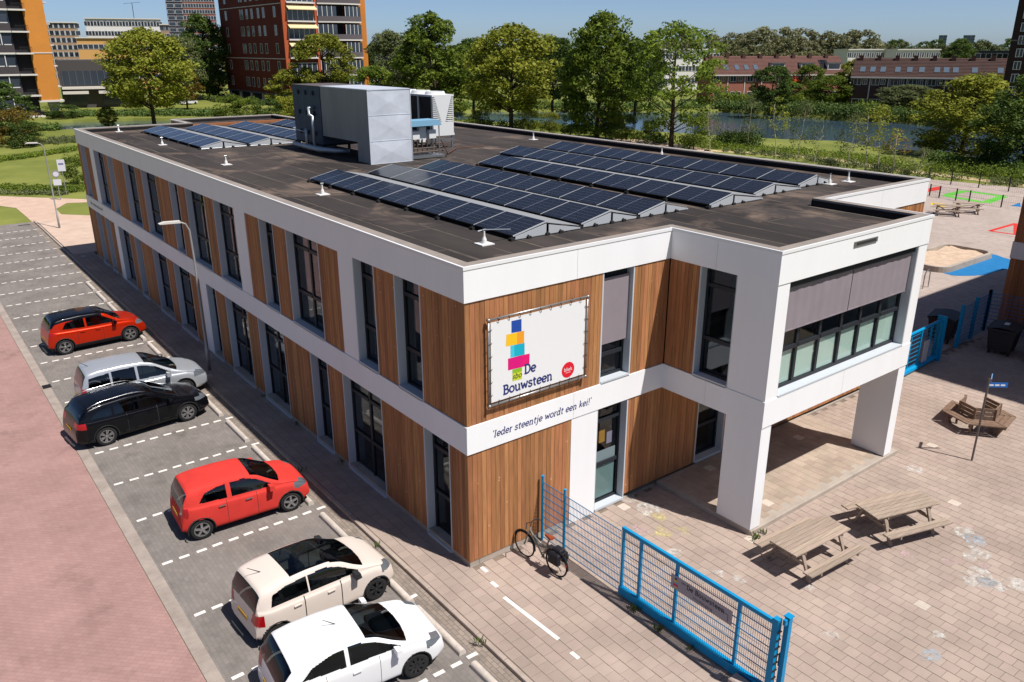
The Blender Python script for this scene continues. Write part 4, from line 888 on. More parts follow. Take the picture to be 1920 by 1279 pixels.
# wheeled bins
bm_ = mat('bin_plastic', lin((58,55,56)), .55, var=.08, bump=.1)
def bin_(label, loc, rz):
    t = thing('wheeled_bin', label, 'waste bin', loc, rz, 'four-wheeled waste bins')
    b = MB(); P0 = [(-.55,-.42),(.55,-.42),(.55,.42),(-.55,.42)]; P1 = [(-.66,-.52),(.66,-.52),(.66,.52),(-.66,.52)]
    b.add([(x,y,.18) for x,y in P0]+[(x,y,1.08) for x,y in P1], [(3,2,1,0),(4,5,6,7),(0,1,5,4),(1,2,6,5),(2,3,7,6),(3,0,4,7)]); b.box(-.69,.69,-.55,.55,1.04,1.1); b.build('body', bm_, t)
    b = MB(); n = 8
    for i in range(n+1): a = i/n; b.v += [(-.7,-.57+1.14*a,1.11+.1*math.sin(math.pi*a)),(.7,-.57+1.14*a,1.11+.1*math.sin(math.pi*a))]
    b.f += [(2*i,2*i+1,2*i+3,2*i+2) for i in range(n)]; b.box(-.7,.7,-.57,.57,1.1,1.125); b.build('lid', bm_, t)
    for x in (-.48,.48):
        for y in (-.36,.36): MB().lathe([(0,-.03),(.1,-.03),(.1,.03),(0,.03)], 12, 'y', (x,y,.1)).build('wheel', rubber, t)
    for x in (-.72,.72): MB().tube([(x,-.3,1.0),(x,.3,1.0)], .02, 6).build('grip', bm_, t)
    return t
bin_('black wheeled waste bin left of the blue fence post', (25.9,.95,.1), R(12)); b2 = bin_('black wheeled waste bin with white label in front of the blue fence', (26.3,-1.35,.1), R(10)); bin_('black wheeled waste bin cut by the right picture edge', (26.2,-3.0,.1), R(8))
MB().box(-.1,.25,-.1,.08,1.215,1.222).build('paper_label', trim, b2)
# sandpit
sb = thing('sandpit', 'rounded concrete sandpit filled with pale sand', 'sandpit', (40.2,7.6,.1), R(0))
def rrect(w_, h_, r, n=6):
    P = []
    for cx, cy, a in ((w_-r,h_-r,0),(-w_+r,h_-r,90),(-w_+r,-h_+r,180),(w_-r,-h_+r,270)): P += [(cx+r*math.cos(R(a+90*i/n)), cy+r*math.sin(R(a+90*i/n))) for i in range(n+1)]
    return P
o1, i1 = rrect(3.3,1.55,.8), rrect(3.08,1.33,.6); n_ = len(o1); b = MB()
b.v = [(x,y,0) for x,y in o1]+[(x,y,.32) for x,y in o1]+[(x,y,.32) for x,y in i1]+[(x,y,.05) for x,y in i1]
for k in range(3): b.f += [(k*n_+i,k*n_+(i+1)%n_,(k+1)*n_+(i+1)%n_,(k+1)*n_+i) for i in range(n_)]
b.build('concrete_rim', conc, sb)
b = MB(); gx, gy = 24, 12
for i in range(gx+1):
    for j in range(gy+1):
        x, y = -3.07+6.14*i/gx, -1.32+2.64*j/gy; b.v.append((x*.995,y*.995,.17+.05*math.sin(x*2.1+y)+.04*math.sin(y*4+x*3)+random.uniform(-.02,.02)))
b.f = [(i*(gy+1)+j,(i+1)*(gy+1)+j,(i+1)*(gy+1)+j+1,i*(gy+1)+j+1) for i in range(gx) for j in range(gy) if abs((i+.5)/gx-.5) < .47 or abs((j+.5)/gy-.5) < .42]
b.build('sand', mat('play_sand', lin((206,180,156)), .95, var=.18, scale=2.5, bump=.5, bscale=12), sb, smooth=True)
p = gp(1729,545); t = thing('bike_stand', 'bent grey steel hoops standing left of the sandpit', 'bike stand', (p.x,p.y,.1))
for k in range(3): MB().tube([(0,k*.5,0),(0,k*.5,.75),(.12,k*.5,.95),(.35,k*.5,1.0),(.55,k*.5,.8),(.6,k*.5,0)], .03, 6).build('hoop', alu, t)
# black mesh fences on the playground
bk = mat('fence_black', lin((48,44,44)), .6)
def lowfence(label, pts, h):
    P = [gp(*q) for q in pts]; t = thing('wire_fence', label, 'fence', (P[0].x,P[0].y,0))
    for p in P: MB().box(p.x-.04,p.x+.04,p.y-.04,p.y+.04,0,h).build('fence_post', bk, t, world=True)
    q = MB()
    for a, b in zip(P, P[1:]):
        for z in (.08,h*.5,h-.05): q.beam((a.x,a.y,z),(b.x,b.y,z),.012,.012)
        n = 14
        for i in range(1, n): q.beam(a+(b-a)*i/n+Vector((0,0,.05)), a+(b-a)*i/n+Vector((0,0,h-.05)), .006, .006, (1,0,0))
    q.build('wire', bk, t, world=True)
lowfence('low black wire fence across the playground in front of the green shape', [(1742,369),(1760,373),(1791,378),(1816,382),(1876,391),(1935,398)], 1.1); lowfence('black wire fence along the planted edge behind the playground', [(1740,342),(1782,348),(1834,354),(1890,361),(1945,368)], 1.4)
# street lamps
lm = mat('lamp_steel', lin((160,160,158)), .5, .2); lp = lamp_ = None
def lamp(label, loc, rz, h):
    t = thing('street_lamp', label, 'street lamp', loc, rz, 'street lamps beside the car park')
    MB().tube([(0,0,0),(0,0,1.0),(0,0,1.02),(0,0,h*.75),(.03,0,h-.35),(.14,0,h-.1),(.35,0,h)], [.065,.065,.05,.042,.036,.034,.032], 10).build('pole', lm, t, smooth=True)
    MB().extr([(.33,-.03),(1.05,.0),(1.08,.02),(.9,.07),(.33,.05)], lambda p,e: (p[0], -.11 if e == 0 else .11, h+p[1])).build('lamp_head', mat('lamp_white', lin((220,216,208)), .45), t)
    return t
lamp('tall curved street lamp standing against the left school wall', (-.75,17.0,.1), R(180), 6.0); lamp('tall curved street lamp at the far end of the car park by the footpath', (-.23,50.8,.0), R(180), 6.05)
for (a, h, l, k) in (((114,375),2.4,'traffic sign with a white plate by the footpath, the shorter one nearer the lamp',0),((125,365),3.0,'white rectangular notice sign on a grey post in the grass behind the lamp',1)):
    p = gp(*a); t = thing('traffic_sign', l, 'sign', (p.x,p.y,0), R(-15)); MB().tube([(0,0,0),(0,0,h)], .035, 8).build('post', lm, t)
    if k: MB().box(-.3,.3,-.06,-.035,h-.95,h+.05).build('sign_face', mat('sign_white', lin((222,222,232)), .5), t); MB().box(-.2,.2,-.064,-.061,h-.4,h-.25).build('sign_print', mat('sign_blue', lin((120,120,170)), .5), t)
    else:
        MB().box(-.3,.3,-.06,-.035,h-1.15,h-.65).build('sign_face', mat('sign_white', lin((222,222,232)), .5), t); q = MB(); q.lathe([(.3,-.05),(.3,-.03),(.22,-.03),(.22,-.05)], 20, 'y', (0,0,h-.2), True); q.build('sign_ring', mat('sign_grey2', lin((150,140,150)), .5), t); MB().lathe([(0,-.04),(.22,-.04),(.22,-.035),(0,-.035)], 20, 'y', (0,0,h-.2)).build('sign_face', MATS['sign_white'], t)
# bicycle
bk_ = thing('bicycle', 'black city bicycle with brown saddle and dark pannier bags leaning near the blue fence', 'bicycle', (1.5,-1.5,.1), R(95))
bkm = mat('bike_black', (.02,.02,.022), .4); tyre_m = mat('tyre', (.018,.018,.018), .85); chrome = mat('chrome', lin((190,190,190)), .2, .9)
WB_, RW = 1.12, .34
for x in (0, WB_):
    q = MB(); n = 28; pts = [(x+RW*math.cos(6.2832*i/n), 0, RW+RW*math.sin(6.2832*i/n)) for i in range(n+1)]; q.tube(pts, .022, 6, cap=False); wl_ = q.build('wheel', tyre_m, bk_, smooth=True)
    q = MB()
    for i in range(14): a = 6.2832*i/14; q.tube([(x,0,RW),(x+RW*.96*math.cos(a),0,RW+RW*.96*math.sin(a))], .003, 3)
    q.build('spokes', chrome, wl_)
    q = MB(); q.tube([(x+(RW+.04)*math.cos(R(a)), 0, RW+(RW+.04)*math.sin(R(a))) for a in range(20,200,15)], .02, 5); q.build('mudguard', bkm, bk_)
bbk, hd, st_ = (.46,0,.3), (.92,0,.86), (.28,0,.82)
q = MB().tube([bbk, hd], .024, 8).tube([bbk, st_], .02, 8).tube([(0,0,RW), bbk], .014, 6).tube([(0,0,RW), (.32,0,.7)], .012, 6).tube([(.36,0,.58),(.93,0,.78)], .02, 8).tube([(.90,0,.95),(WB_,0,RW)], .018, 8).tube([(.28,0,.82),(.26,0,.93)], .014, 6)
q.build('frame', mat('bike_grey', lin((150,150,142)), .4, .5), bk_, smooth=True)
MB().tube([(.9,0,.95),(.88,0,1.08),(.9,.14,1.1),(.78,.27,1.06)], .013, 6).tube([(.88,0,1.08),(.9,-.14,1.1),(.78,-.27,1.06)], .013, 6).build('handlebar', bkm, bk_, smooth=True)
MB().extr([(.02,.09),(.26,.02),(.28,-.02),(.02,-.09),(-.0,0)][::-1], lambda p,e: (.13+p[0], p[1]*(1.0 if e == 0 else .8), .94+.05*e)).build('saddle', mat('saddle_leather', lin((150,72,42)), .5), bk_)
MB().beam((-.25,0,.72),(.25,0,.72),.14,.02).beam((-.2,.05,.72),(0,.03,.36),.015,.015).build('rack', bkm, bk_)
pan = mat('pannier_fabric', lin((34,34,40)), .6, bump=.3, bscale=20)
for s in (-1, 1): MB().bbox(-.2,.12,min(s*.07,s*.18),max(s*.07,s*.18),.42,.72,.04).build('pannier_bag', pan, bk_)
MB().bbox(-.2,.06,-.1,.1,.73,.82,.03).build('rack_bag', pan, bk_); q = MB(); n = 16; q.tube([(.46+.09*math.cos(6.2832*i/n), -.05, .3+.09*math.sin(6.2832*i/n)) for i in range(n+1)], .012, 5); q.tube([(.46,-.05,.3),(.56,-.1,.16)], .012, 6).tube([(.46,.05,.3),(.36,.1,.44)], .012, 6).build('crank', bkm, bk_)
MB().box(-.36,-.34,-.03,.03,.42,.47).build('rear_light', mat('red_lens', lin((180,20,20)), .3), bk_); MB().tube([(0.1,-.05,.28),(.02,-.2,.0)], .012, 6).build('kick_stand', bkm, bk_)
# brown annex at the right edge and an unseen tall block added to shade the bins
an = thing('timber_annex', 'brown timber annex with a white band cut by the right picture edge', 'building', (30.2,.55,0))
ax0, ay1 = 30.2, .45
q = MB(); 
for i in range(60): q.box(ax0-.02,ax0,ay1-(i+1)*.134+.006,ay1-i*.134-.006,.1,3.2).box(ax0-.02,ax0,ay1-(i+1)*.134+.006,ay1-i*.134-.006,3.95,6.9)
stuff(q.build('planks', wood, an, world=True)); MB().box(ax0-.01,ax0+12,-8,ay1,0,7.7).build('wall', mat('annex_wall', lin((130,86,58)), .85, var=.15, stretch=(4,4,.2)), an, world=True)
MB().box(ax0-.05,ax0+12.02,-8.02,ay1+.03,3.2,3.95).box(ax0-.05,ax0+12.02,-8.02,ay1+.03,6.9,7.72).build('white_band', white, an, world=True)
MB().box(ax0-.12,ax0-.05,-.35,-.25,3.1,3.25).build('wall_lamp', MATS['iron'], an, world=True)
tb = thing('shading_block', 'unseen tall grey block, added to shade the bins, beyond the right picture edge', 'building', (30,-12,0)); MB().box(24.8,44,-19,-6.1,0,20).build('wall', mat('shading_block_wall', lin((120,104,98)), .85), tb, world=True)
# ================================================================ CARS
cglass = mat_glass('car_glass', (.24,.28,.29), .05); plastic = mat('black_plastic', (.022,.022,.024), .6); headl = mat('headlight_glass', lin((112,118,126)), .06, .2, spec=.9); taill = mat('tail_light', lin((170,16,22)), .15, spec=.6)
rim_s = mat('rim_silver', lin((178,178,180)), .3, .8); rim_b = mat('rim_black', (.02,.02,.022), .35); seam_m = mat('car_seam', (.02,.02,.02), .7); plate_y = mat('number_plate', lin((190,148,44)), .5)
seat_m = mat('car_seat', lin((78,78,82)), .9)
def smoothprof(pts, xs, sig=.045):
    px_, pz = zip(*pts); fine = np.arange(pts[0][0]-.5, pts[-1][0]+.5, .01); v = np.interp(fine, px_, pz)
    k = np.exp(-.5*(np.arange(-.25,.251,.01)/sig)**2); k /= k.sum(); return np.interp(xs, fine, np.convolve(np.pad(v, 25, mode='edge'), k, 'valid'))
def pip(X, Z, poly):
    c = np.zeros(X.shape, bool); j = len(poly)-1
    for i in range(len(poly)):
        xi, zi = poly[i]; xj, zj = poly[j]; t = ((zi > Z) != (zj > Z)) & (X < (xj-xi)*(Z-zi)/((zj-zi) if zj != zi else 1e-9)+xi); c ^= t; j = i
    return c
def make_car(label, cat_group, loc, rz, S):
    t = thing('parked_car', label, 'car', loc, rz, 'cars parked in front of the school')
    cx_ = lambda x: x if abs(x) < S['wb']/2 else math.copysign(S['wb']/2+(abs(x)-S['wb']/2)*.87, x)      # tighter overhangs
    S = dict(S); S['prof'] = [(cx_(x), z) for x, z in S['prof']]; S['belt'] = [(cx_(x), z) for x, z in S['belt']]; S['rwn'] = (cx_(S['rwn'][0]), cx_(S['rwn'][1]), S['rwn'][2]); S['win'] = [[(cx_(x), z) for x, z in p_] for p_ in S['win']]
    S['tail'] = (cx_(S['tail'][0]),)+tuple(S['tail'][1:]); hh = S['head']; S['head'] = (cx_(hh[0])+.04, hh[1]*.68, hh[2], hh[3], cx_(hh[4]))
    prof = list(S['prof']); prof[-1] = (prof[-1][0], .6); prof[-2] = (prof[-1][0]-.05, max(prof[-2][1], .73)); xr, xf = prof[0][0], prof[-1][0]; W = S['W']; wb = S['wb']; rw = S['rw']; zs0 = S.get('sill', .2)
    xs = np.unique(np.concatenate([np.linspace(xr, xr+.45, 58), np.linspace(xr+.45, xf-.4, int((xf-xr-.85)/.012)), np.linspace(xf-.4, xf, 32)]))
    zt = smoothprof(prof, xs); zt[0] = prof[0][1]; zt[-1] = prof[-1][1]; zb = np.interp(xs, *zip(*S['belt']))
    df = np.clip(1-(xf-xs)/S.get('rf',.5), 0, 1); dr = np.clip(1-(xs-xr)/S.get('rr',.5), 0, 1)
    wv = W/2*(1-S.get('kf',.2)*df**2.0-S.get('kr',.18)*dr**2.3); zs = zs0+.06*df**2+.08*dr**2; wv = wv-.03*np.exp(-((xs-.0)/.9)**2)*0
    zbe = np.minimum(zb, zt-.07); h = zt-zbe; tum = S.get('tum', .3); wr = (wv-.07)-tum*np.maximum(h-.05,0); o1 = np.minimum(.13,.5*h); o2 = np.minimum(.035,.22*h)
    C = np.stack([np.stack([wv-.13,zs],1), np.stack([wv-.03,zs+.07],1), np.stack([wv-.005,zs+.35*(zbe-zs)],1), np.stack([wv-.012,zbe-np.minimum(.12,.3*(zbe-zs))],1), np.stack([wv-.06,zbe],1),
                  np.stack([wr+.035*np.minimum(1,h/.3),zt-o1],1), np.stack([wr-.07,zt-o2],1), np.stack([wr*.55,zt-o2*.2],1), np.stack([wr*0,zt],1)], 1)
    SEG = [3,5,6,10,22,9,8,6]; B = [0]; pts = []
    for q_ in SEG: B.append(B[-1]+q_)
    for i in range(8):
        P0 = C[:,max(i-1,0)]; P1 = C[:,i]; P2 = C[:,i+1]; P3 = C[:,min(i+2,8)] if i < 7 else np.stack([-C[:,7,0],C[:,7,1]],1)
        for k in range(SEG[i]):
            u = k/SEG[i]; pts.append(.5*((2*P1)+(-P0+P2)*u+(2*P0-5*P1+4*P2-P3)*u*u+(-P0+3*P1-3*P2+P3)*u**3))
    pts.append(C[:,8]); half = np.stack(pts, 1); nh = half.shape[1]
    full = np.concatenate([half*np.array([-1,1]), half[:,-2::-1]], 1); m = full.shape[1]; n = len(xs)
    V = np.zeros((n,m,3)); V[:,:,0] = xs[:,None]; V[:,:,1] = full[:,:,0]; V[:,:,2] = full[:,:,1]
    cen = (V[:-1,:-1]+V[1:,:-1]+V[1:,1:]+V[:-1,1:])/4; X, Y, Z = cen[...,0], cen[...,1], cen[...,2]; J = np.minimum(np.arange(m-1), m-2-np.arange(m-1))[None,:]*np.ones_like(X)
    wc = np.broadcast_to(((wv[:-1]+wv[1:])/2)[:,None], X.shape); side = np.where(Y < 0, 0, 1)
    cls = np.zeros(X.shape, int); names = ['body']; mats_ = [S['paint']]
    def put(mask, name, m_):
        names.append(name); mats_.append(m_); cls[mask] = len(names)-1
    for s in (0,1):
        if S.get('clad'): put((Z < S['clad']) & (side == s), 'lower_cladding', plastic)
        for xd in S.get('seams', []): put((np.abs(X-xd) < .0085) & (Z > .3) & (J < B[4]) & (side == s), 'door_seam', seam_m)
    up = J >= B[6]-3
    if S.get('roofm'): put((J >= B[5]-3) & (X < S['ws'][0]+.02) & (X > xr+.05) & (Z > S['roofz']), 'roof_skin', S['roofm'])
    if S.get('sun'): put((J >= B[6]-1) & (X < S['ws'][0]+.03) & (X > S['sun']), 'glass_roof', cglass)
    ym = np.abs(Y)/np.maximum(wc,.1)
    put(up & (X > S['ws'][0]) & (X < S['ws'][1]-.16*ym**2), 'windscreen', cglass)
    put((J >= B[6]-5) & (X > S['rwn'][0]) & (X < S['rwn'][1]), 'rear_window', cglass)
    for poly in S['win']:
        for s in (0,1): put(pip(X, Z, poly) & (J >= B[3]+5) & (J < B[6]-4) & (side == s), 'side_window', cglass)
    tl = S['tail']; hl = S['head']
    for s in (0,1):
        put((X < tl[0]) & (np.abs(Y) > wc-tl[1]) & (Z > tl[2]) & (Z < tl[3]) & (side == s), 'tail_light', taill)
        put((X > hl[0]-.1*(np.abs(Y) < wc-.15)) & (np.abs(Y) > wc-hl[1]) & (Z > hl[2]) & (Z < hl[3]+.0*X) & (X < hl[4]) & (side == s), 'headlight', headl)
    if 'grille' in S: put((X > xf-.12) & (np.abs(Y) < wc-.25) & (Z < S['grille']), 'grille', plastic)
    gone = np.zeros(X.shape, bool)
    for xa in (-wb/2, wb/2): gone |= ((X-xa)**2+(Z-rw)**2 < (rw+.055)**2) & (np.abs(Y) > wc-.3) & (J < B[4])
    idx = np.arange(n*m).reshape(n,m); Q = np.stack([idx[:-1,:-1],idx[1:,:-1],idx[1:,1:],idx[:-1,1:]], -1); VV = V.reshape(-1,3)
    caps = [list(idx[0,::-1]), list(idx[-1,:])]
    for c, nm in enumerate(names):
        mk = (cls == c) & ~gone
        if not mk.any(): continue
        f = Q[mk]; u, inv = np.unique(f, return_inverse=True); me = npmesh(nm, VV[u], inv.reshape(-1,4), mats_[c], True); link(nm, me, t)
    b = MB(); b.v = [tuple(v) for v in VV]; 
    for cp in caps:
        q = MB(); q.v = [tuple(VV[i]) for i in cp]; q.f = [tuple(range(len(cp)))]; q.build('bumper_face', S.get('bump', S['paint']), t)
    MB().box(xr+.12, xf-.15, -W/2+.24, W/2-.24, .16, .62).box(-wb/2+rw+.02, wb/2-rw-.02, -W/2+.15, W/2-.15, .17, .5).build('underbody', plastic, t)
    # seats and dashboard seen through the glass
    zf = .42; zb_ = float(np.interp(0, *zip(*S['belt'])))
    for sy in (-1,1):
        MB().bbox(-.12, .4, sy*.36-.24, sy*.36+.24, zf, zf+.14, .04).bbox(-.28, -.08, sy*.36-.23, sy*.36+.23, zf, zb_+.14, .05).bbox(-.27, -.15, sy*.36-.12, sy*.36+.12, zb_+.16, zb_+.34, .04).build('front_seat', seat_m, t)
    MB().bbox(-1.0, -.55, -.6, .6, zf, zf+.14, .04).bbox(-1.16, -.96, -.6, .6, zf, zb_+.1, .05).build('rear_seat', seat_m, t)
    MB().bbox(S['ws'][1]-.5, S['ws'][1]-.12, -W/2+.18, W/2-.18, .5, zb_-.06, .06).build('dashboard', plastic, t)
    q = MB(); q.tube([(S['ws'][1]-.56+.06*math.sin(6.2832*i/16)*0, .36+.17*math.cos(6.2832*i/16), zb_-.06+.17*math.sin(6.2832*i/16)) for i in range(17)], .014, 5); q.build('steering_wheel', plastic, t)
    # wheels
    prf = [(rw*.66,-.09),(rw*.9,-.105),(rw*.985,-.085),(rw,-.05),(rw,.05),(rw*.985,.085),(rw*.9,.1),(rw*.66,.09)]
    for sx in (-1,1):
        for sy in (-1,1):
            yw = sy*(W/2-.13); w_ = MB().lathe([(r_,h_*(-sy)) for r_,h_ in prf], 28, 'y').build('wheel', tyre_m, t, smooth=True); w_.location = (sx*wb/2, yw, rw)
            q = MB(); yo = sy*.085; q.lathe([(rw*.68,yo+.012*sy),(rw*.62,yo+.012*sy),(rw*.6,yo-.05*sy)], 28, 'y'); k = S.get('spk',5)
            for i in range(k):
                a = 6.2832*i/k+.3; d = Vector((math.cos(a),0,math.sin(a))); off = Vector((-math.sin(a),0,math.cos(a)))
                for w2 in ((-.16,.16) if S.get('dbl') else (0,)):
                    q.beam(d*rw*.1+Vector((0,yo,0)), (d+off*w2).normalized()*rw*.64+Vector((0,yo,0)), rw*(.11 if S.get('dbl') else .2), .03, (0,1,0))
            q.lathe([(0,yo+.02*sy),(rw*.14,yo+.018*sy),(rw*.16,yo)], 14, 'y'); rm = q.build('rim', S.get('rim', rim_s), w_)
            MB().lathe([(0,yo-.05*sy),(rw*.62,yo-.05*sy)], 20, 'y').build('brake_disc', plastic, w_)
    for sx in (-1,1):
        for sy in (-1,1): MB().tube([(sx*wb/2+(rw+.055)*math.cos(R(a)), sy*(W/2-.014), rw+(rw+.055)*math.sin(R(a))) for a in range(-14,195,13)], .02, 5).build('arch_trim', plastic if S.get('clad') else seam_m, t, smooth=True)
    zbel = float(np.interp(S['mir'], *zip(*S['belt'])))
    for sy in (-1,1):
        y = sy*(W/2+.09); q = MB(); xm = S['mir']
        q.add([(xm-.07,y-.1,zbel+.0),(xm+.08,y-.09,zbel+.01),(xm+.08,y+.09,zbel+.02),(xm-.07,y+.1,zbel+.0),(xm-.07,y-.1,zbel+.15),(xm+.05,y-.08,zbel+.14),(xm+.05,y+.08,zbel+.14),(xm-.07,y+.1,zbel+.15)], [(3,2,1,0),(4,5,6,7),(0,1,5,4),(1,2,6,5),(2,3,7,6),(3,0,4,7)]); q.beam((xm,sy*(W/2-.06),zbel+.03),(xm,y,zbel+.03),.05,.03)
        q.build('mirror', S.get('mirm', S['paint']), t)
        for xh in S['hand']: zh = float(np.interp(xh, *zip(*S['belt'])))-.13; MB().beam((xh-.09,sy*(W/2+.012),zh),(xh+.09,sy*(W/2+.012),zh+.005),.03,.028).build('door_handle', S.get('handm', S['paint']), t)
    pz = S.get('plate', .62); xp = float(np.interp(pz, [S['prof'][0][1], S['prof'][1][1], S['prof'][2][1]], [S['prof'][0][0], S['prof'][1][0], S['prof'][2][0]]))
    MB().box(xp-.018, xp-.006, -.23, .23, pz-.05, pz+.05).build('number_plate', plate_y, t)
    if S.get('ant'): MB().tube([(S['ant'],0,float(np.interp(S['ant'],xs,zt))-.01),(S['ant']-.28,0,float(np.interp(S['ant'],xs,zt))+.22)], [.012,.005], 6).build('antenna', plastic, t)
    if S.get('rail'):
        for sy in (-1,1):
            xx = np.linspace(S['rail'][0], S['rail'][1], 12); yy = np.interp(xx, xs, wr)-.05; zz = np.interp(xx, xs, zt)+.03-.05*((np.linspace(-1,1,12))**6)
            MB().tube([(float(a),sy*float(b_),float(c_)) for a,b_,c_ in zip(xx,yy,zz)], .018, 6).build('roof_rail', chrome, t, smooth=True)
    return t
def paint(name, c, metal=.0, rough=.3): return mat(name, lin(c), rough, metal, coat=.4, spec=.08)
black_p = paint('paint_black', (16,17,22), .3, .25)
make_car('orange-red crossover with a black roof parked farthest along the bays', '', (-3.6,23.62,0), R(3), dict(paint=paint('paint_orange', (196,42,10), .3), W=1.78, wb=2.6, rw=.335, sill=.24, clad=.36, roofm=black_p, roofz=1.18, seams=[.05+.2,-.75], bump=plastic,
    prof=[(-1.97,.5),(-1.94,.78),(-1.86,1.04),(-1.74,1.3),(-1.58,1.49),(-1.2,1.55),(-.5,1.575),(.1,1.55),(.45,1.47),(.8,1.24),(1.12,1.06),(1.5,.99),(1.88,.88),(2.06,.74),(2.13,.52)], belt=[(-1.97,1.05),(-1.0,1.02),(.9,.97),(2.2,.9)],
    ws=(.3,1.1), rwn=(-1.86,-1.6,1.08), win=[[(-1.28,1.1),(-1.12,1.33),(-.72,1.4),(-.42,1.42),(-.42,1.04),(-1.05,1.06)],[(-.34,1.03),(-.34,1.42),(.05,1.42),(.36,1.33),(.82,1.06),(.82,1.02)]], tail=(-1.68,.3,.86,1.02), head=(1.6,.42,.74,.9,2.06), grille=.55, mir=.72, mirm=black_p, hand=[-.55,.05], spk=5, dbl=True))
make_car('silver people carrier parked right behind the black estate car', '', (-3.55,16.15,0), R(-1), dict(paint=paint('paint_silver', (196,200,206), .45, .3), W=1.84, wb=2.73, rw=.33, seams=[.35,-.7],
    prof=[(-2.14,.5),(-2.12,.8),(-2.06,1.05),(-1.95,1.4),(-1.82,1.57),(-1.4,1.63),(-.6,1.65),(.05,1.62),(.4,1.54),(.85,1.29),(1.35,1.03),(1.7,.95),(2.1,.84),(2.28,.7),(2.38,.48)], belt=[(-2.14,1.02),(-1.0,1.0),(1.0,.96),(2.4,.86)],
    ws=(.15,1.3), rwn=(-2.06,-1.85,1.04), win=[[(-1.82,1.05),(-1.76,1.38),(-1.05,1.46),(-1.05,1.03)],[(-.97,1.03),(-.97,1.47),(-.2,1.49),(-.2,1.02)],[(-.12,1.02),(-.12,1.49),(.1,1.47),(.5,1.35),(.95,1.06),(.95,1.01)]], tail=(-1.9,.3,.8,1.06), head=(1.75,.42,.7,.88,2.3), mir=.85, hand=[-.6,.1], spk=5, ant=-1.55))
make_car('black estate car with silver roof rails parked next to the silver one', '', (-4.2,13.72,0), R(5.5), dict(paint=black_p, W=1.81, wb=2.65, rw=.325, seams=[.35,-.62],
    prof=[(-2.3,.45),(-2.28,.72),(-2.2,.95),(-2.0,1.2),(-1.8,1.36),(-1.3,1.43),(-.5,1.46),(.05,1.43),(.4,1.35),(.8,1.16),(1.22,.96),(1.6,.9),(2.0,.8),(2.18,.66),(2.27,.45)], belt=[(-2.3,.98),(-1.0,.95),(1.0,.9),(2.3,.82)],
    ws=(.2,1.2), rwn=(-2.2,-1.86,1.0), win=[[(-1.75,1.02),(-1.5,1.2),(-1.05,1.29),(-1.05,.97)],[(-.97,.97),(-.97,1.3),(-.2,1.33),(-.2,.95)],[(-.12,.95),(-.12,1.33),(.1,1.31),(.45,1.2),(.9,.97),(.9,.94)]], tail=(-1.95,.36,.76,.94), head=(1.62,.45,.68,.8,2.2), mir=.78, hand=[-.55,.12], spk=6, dbl=True, rail=(-1.7,.1)))
mg = bpy.data.objects[-1] if False else None
make_car('small bright red hatchback parked alone in its bay', '', (-3.5,6.14,0), R(-3), dict(paint=paint('paint_red', (140,0,4), .0), W=1.6, wb=2.4, rw=.295, seams=[.3,-.5], handm=chrome,
    prof=[(-1.72,.45),(-1.7,.75),(-1.64,.98),(-1.56,1.25),(-1.45,1.41),(-1.0,1.47),(-.4,1.485),(.1,1.46),(.4,1.38),(.75,1.17),(1.05,1.0),(1.4,.93),(1.7,.82),(1.82,.66),(1.88,.45)], belt=[(-1.72,1.02),(-.9,.98),(.8,.92),(1.9,.84)],
    ws=(.22,1.06), rwn=(-1.66,-1.47,1.0), win=[[(-1.18,1.04),(-1.0,1.26),(-.7,1.33),(-.45,1.35),(-.45,.99)],[(-.33,.98),(-.33,1.35),(.05,1.35),(.35,1.25),(.78,.99),(.78,.95)]], tail=(-1.5,.26,.74,.98), head=(1.3,.36,.68,.86,1.83), mir=.68, hand=[-.62,.08], spk=5, rim=rim_s, ant=None))
make_car('cream white small car with a black glass roof panel', '', (-3.57,1.2,0), R(2.5), dict(paint=paint('paint_cream', (226,212,200), .0), W=1.64, wb=2.42, rw=.29, seams=[.33,-.55], rim=rim_b,
    prof=[(-1.72,.45),(-1.7,.8),(-1.65,1.0),(-1.58,1.25),(-1.48,1.4),(-1.0,1.47),(-.4,1.48),(.15,1.45),(.45,1.36),(.8,1.15),(1.08,1.0),(1.4,.92),(1.68,.82),(1.8,.66),(1.85,.45)], belt=[(-1.72,1.0),(-.9,.98),(.8,.93),(1.9,.84)],
    ws=(.2,1.06), rwn=(-1.66,-1.5,.9), win=[[(-1.3,1.01),(-1.22,1.25),(-.9,1.33),(-.42,1.35),(-.42,.99)],[(-.38,.99),(-.38,1.35),(.05,1.35),(.35,1.25),(.8,1.0),(.8,.96)]], sun=-.75, tail=(-1.5,.22,.64,.9), head=(1.36,.34,.68,.86,1.76), mir=.68, mirm=plastic, hand=[-.72,.08], spk=6, dbl=True, ant=-1.15))
wc_ = make_car('glossy white three-door hatchback cut by the bottom picture edge', '', (-3.98,-1.36,0), R(-5), dict(paint=paint('paint_white', (236,236,236), .0), W=1.74, wb=2.51, rw=.305, seams=[.42,-.75], rim=rim_b,
    prof=[(-1.84,.45),(-1.82,.75),(-1.75,.98),(-1.6,1.22),(-1.42,1.38),(-1.0,1.46),(-.4,1.485),(.1,1.46),(.45,1.36),(.85,1.14),(1.2,.97),(1.55,.9),(1.88,.78),(2.05,.62),(2.12,.45)], belt=[(-1.84,.99),(-.9,.98),(.9,.92),(2.2,.82)],
    ws=(.2,1.2), rwn=(-1.74,-1.42,1.0), win=[[(-1.25,1.05),(-1.0,1.24),(-.6,1.34),(-.3,1.36),(-.3,.99)],[(-.22,.99),(-.22,1.36),(.05,1.35),(.4,1.24),(.92,.98),(.92,.95)]], tail=(-1.55,.3,.74,.98), head=(1.5,.38,.66,.82,2.02), mir=.8, hand=[-.1], spk=9, ant=-.2))

wc_.scale = (.93,.93,.95)
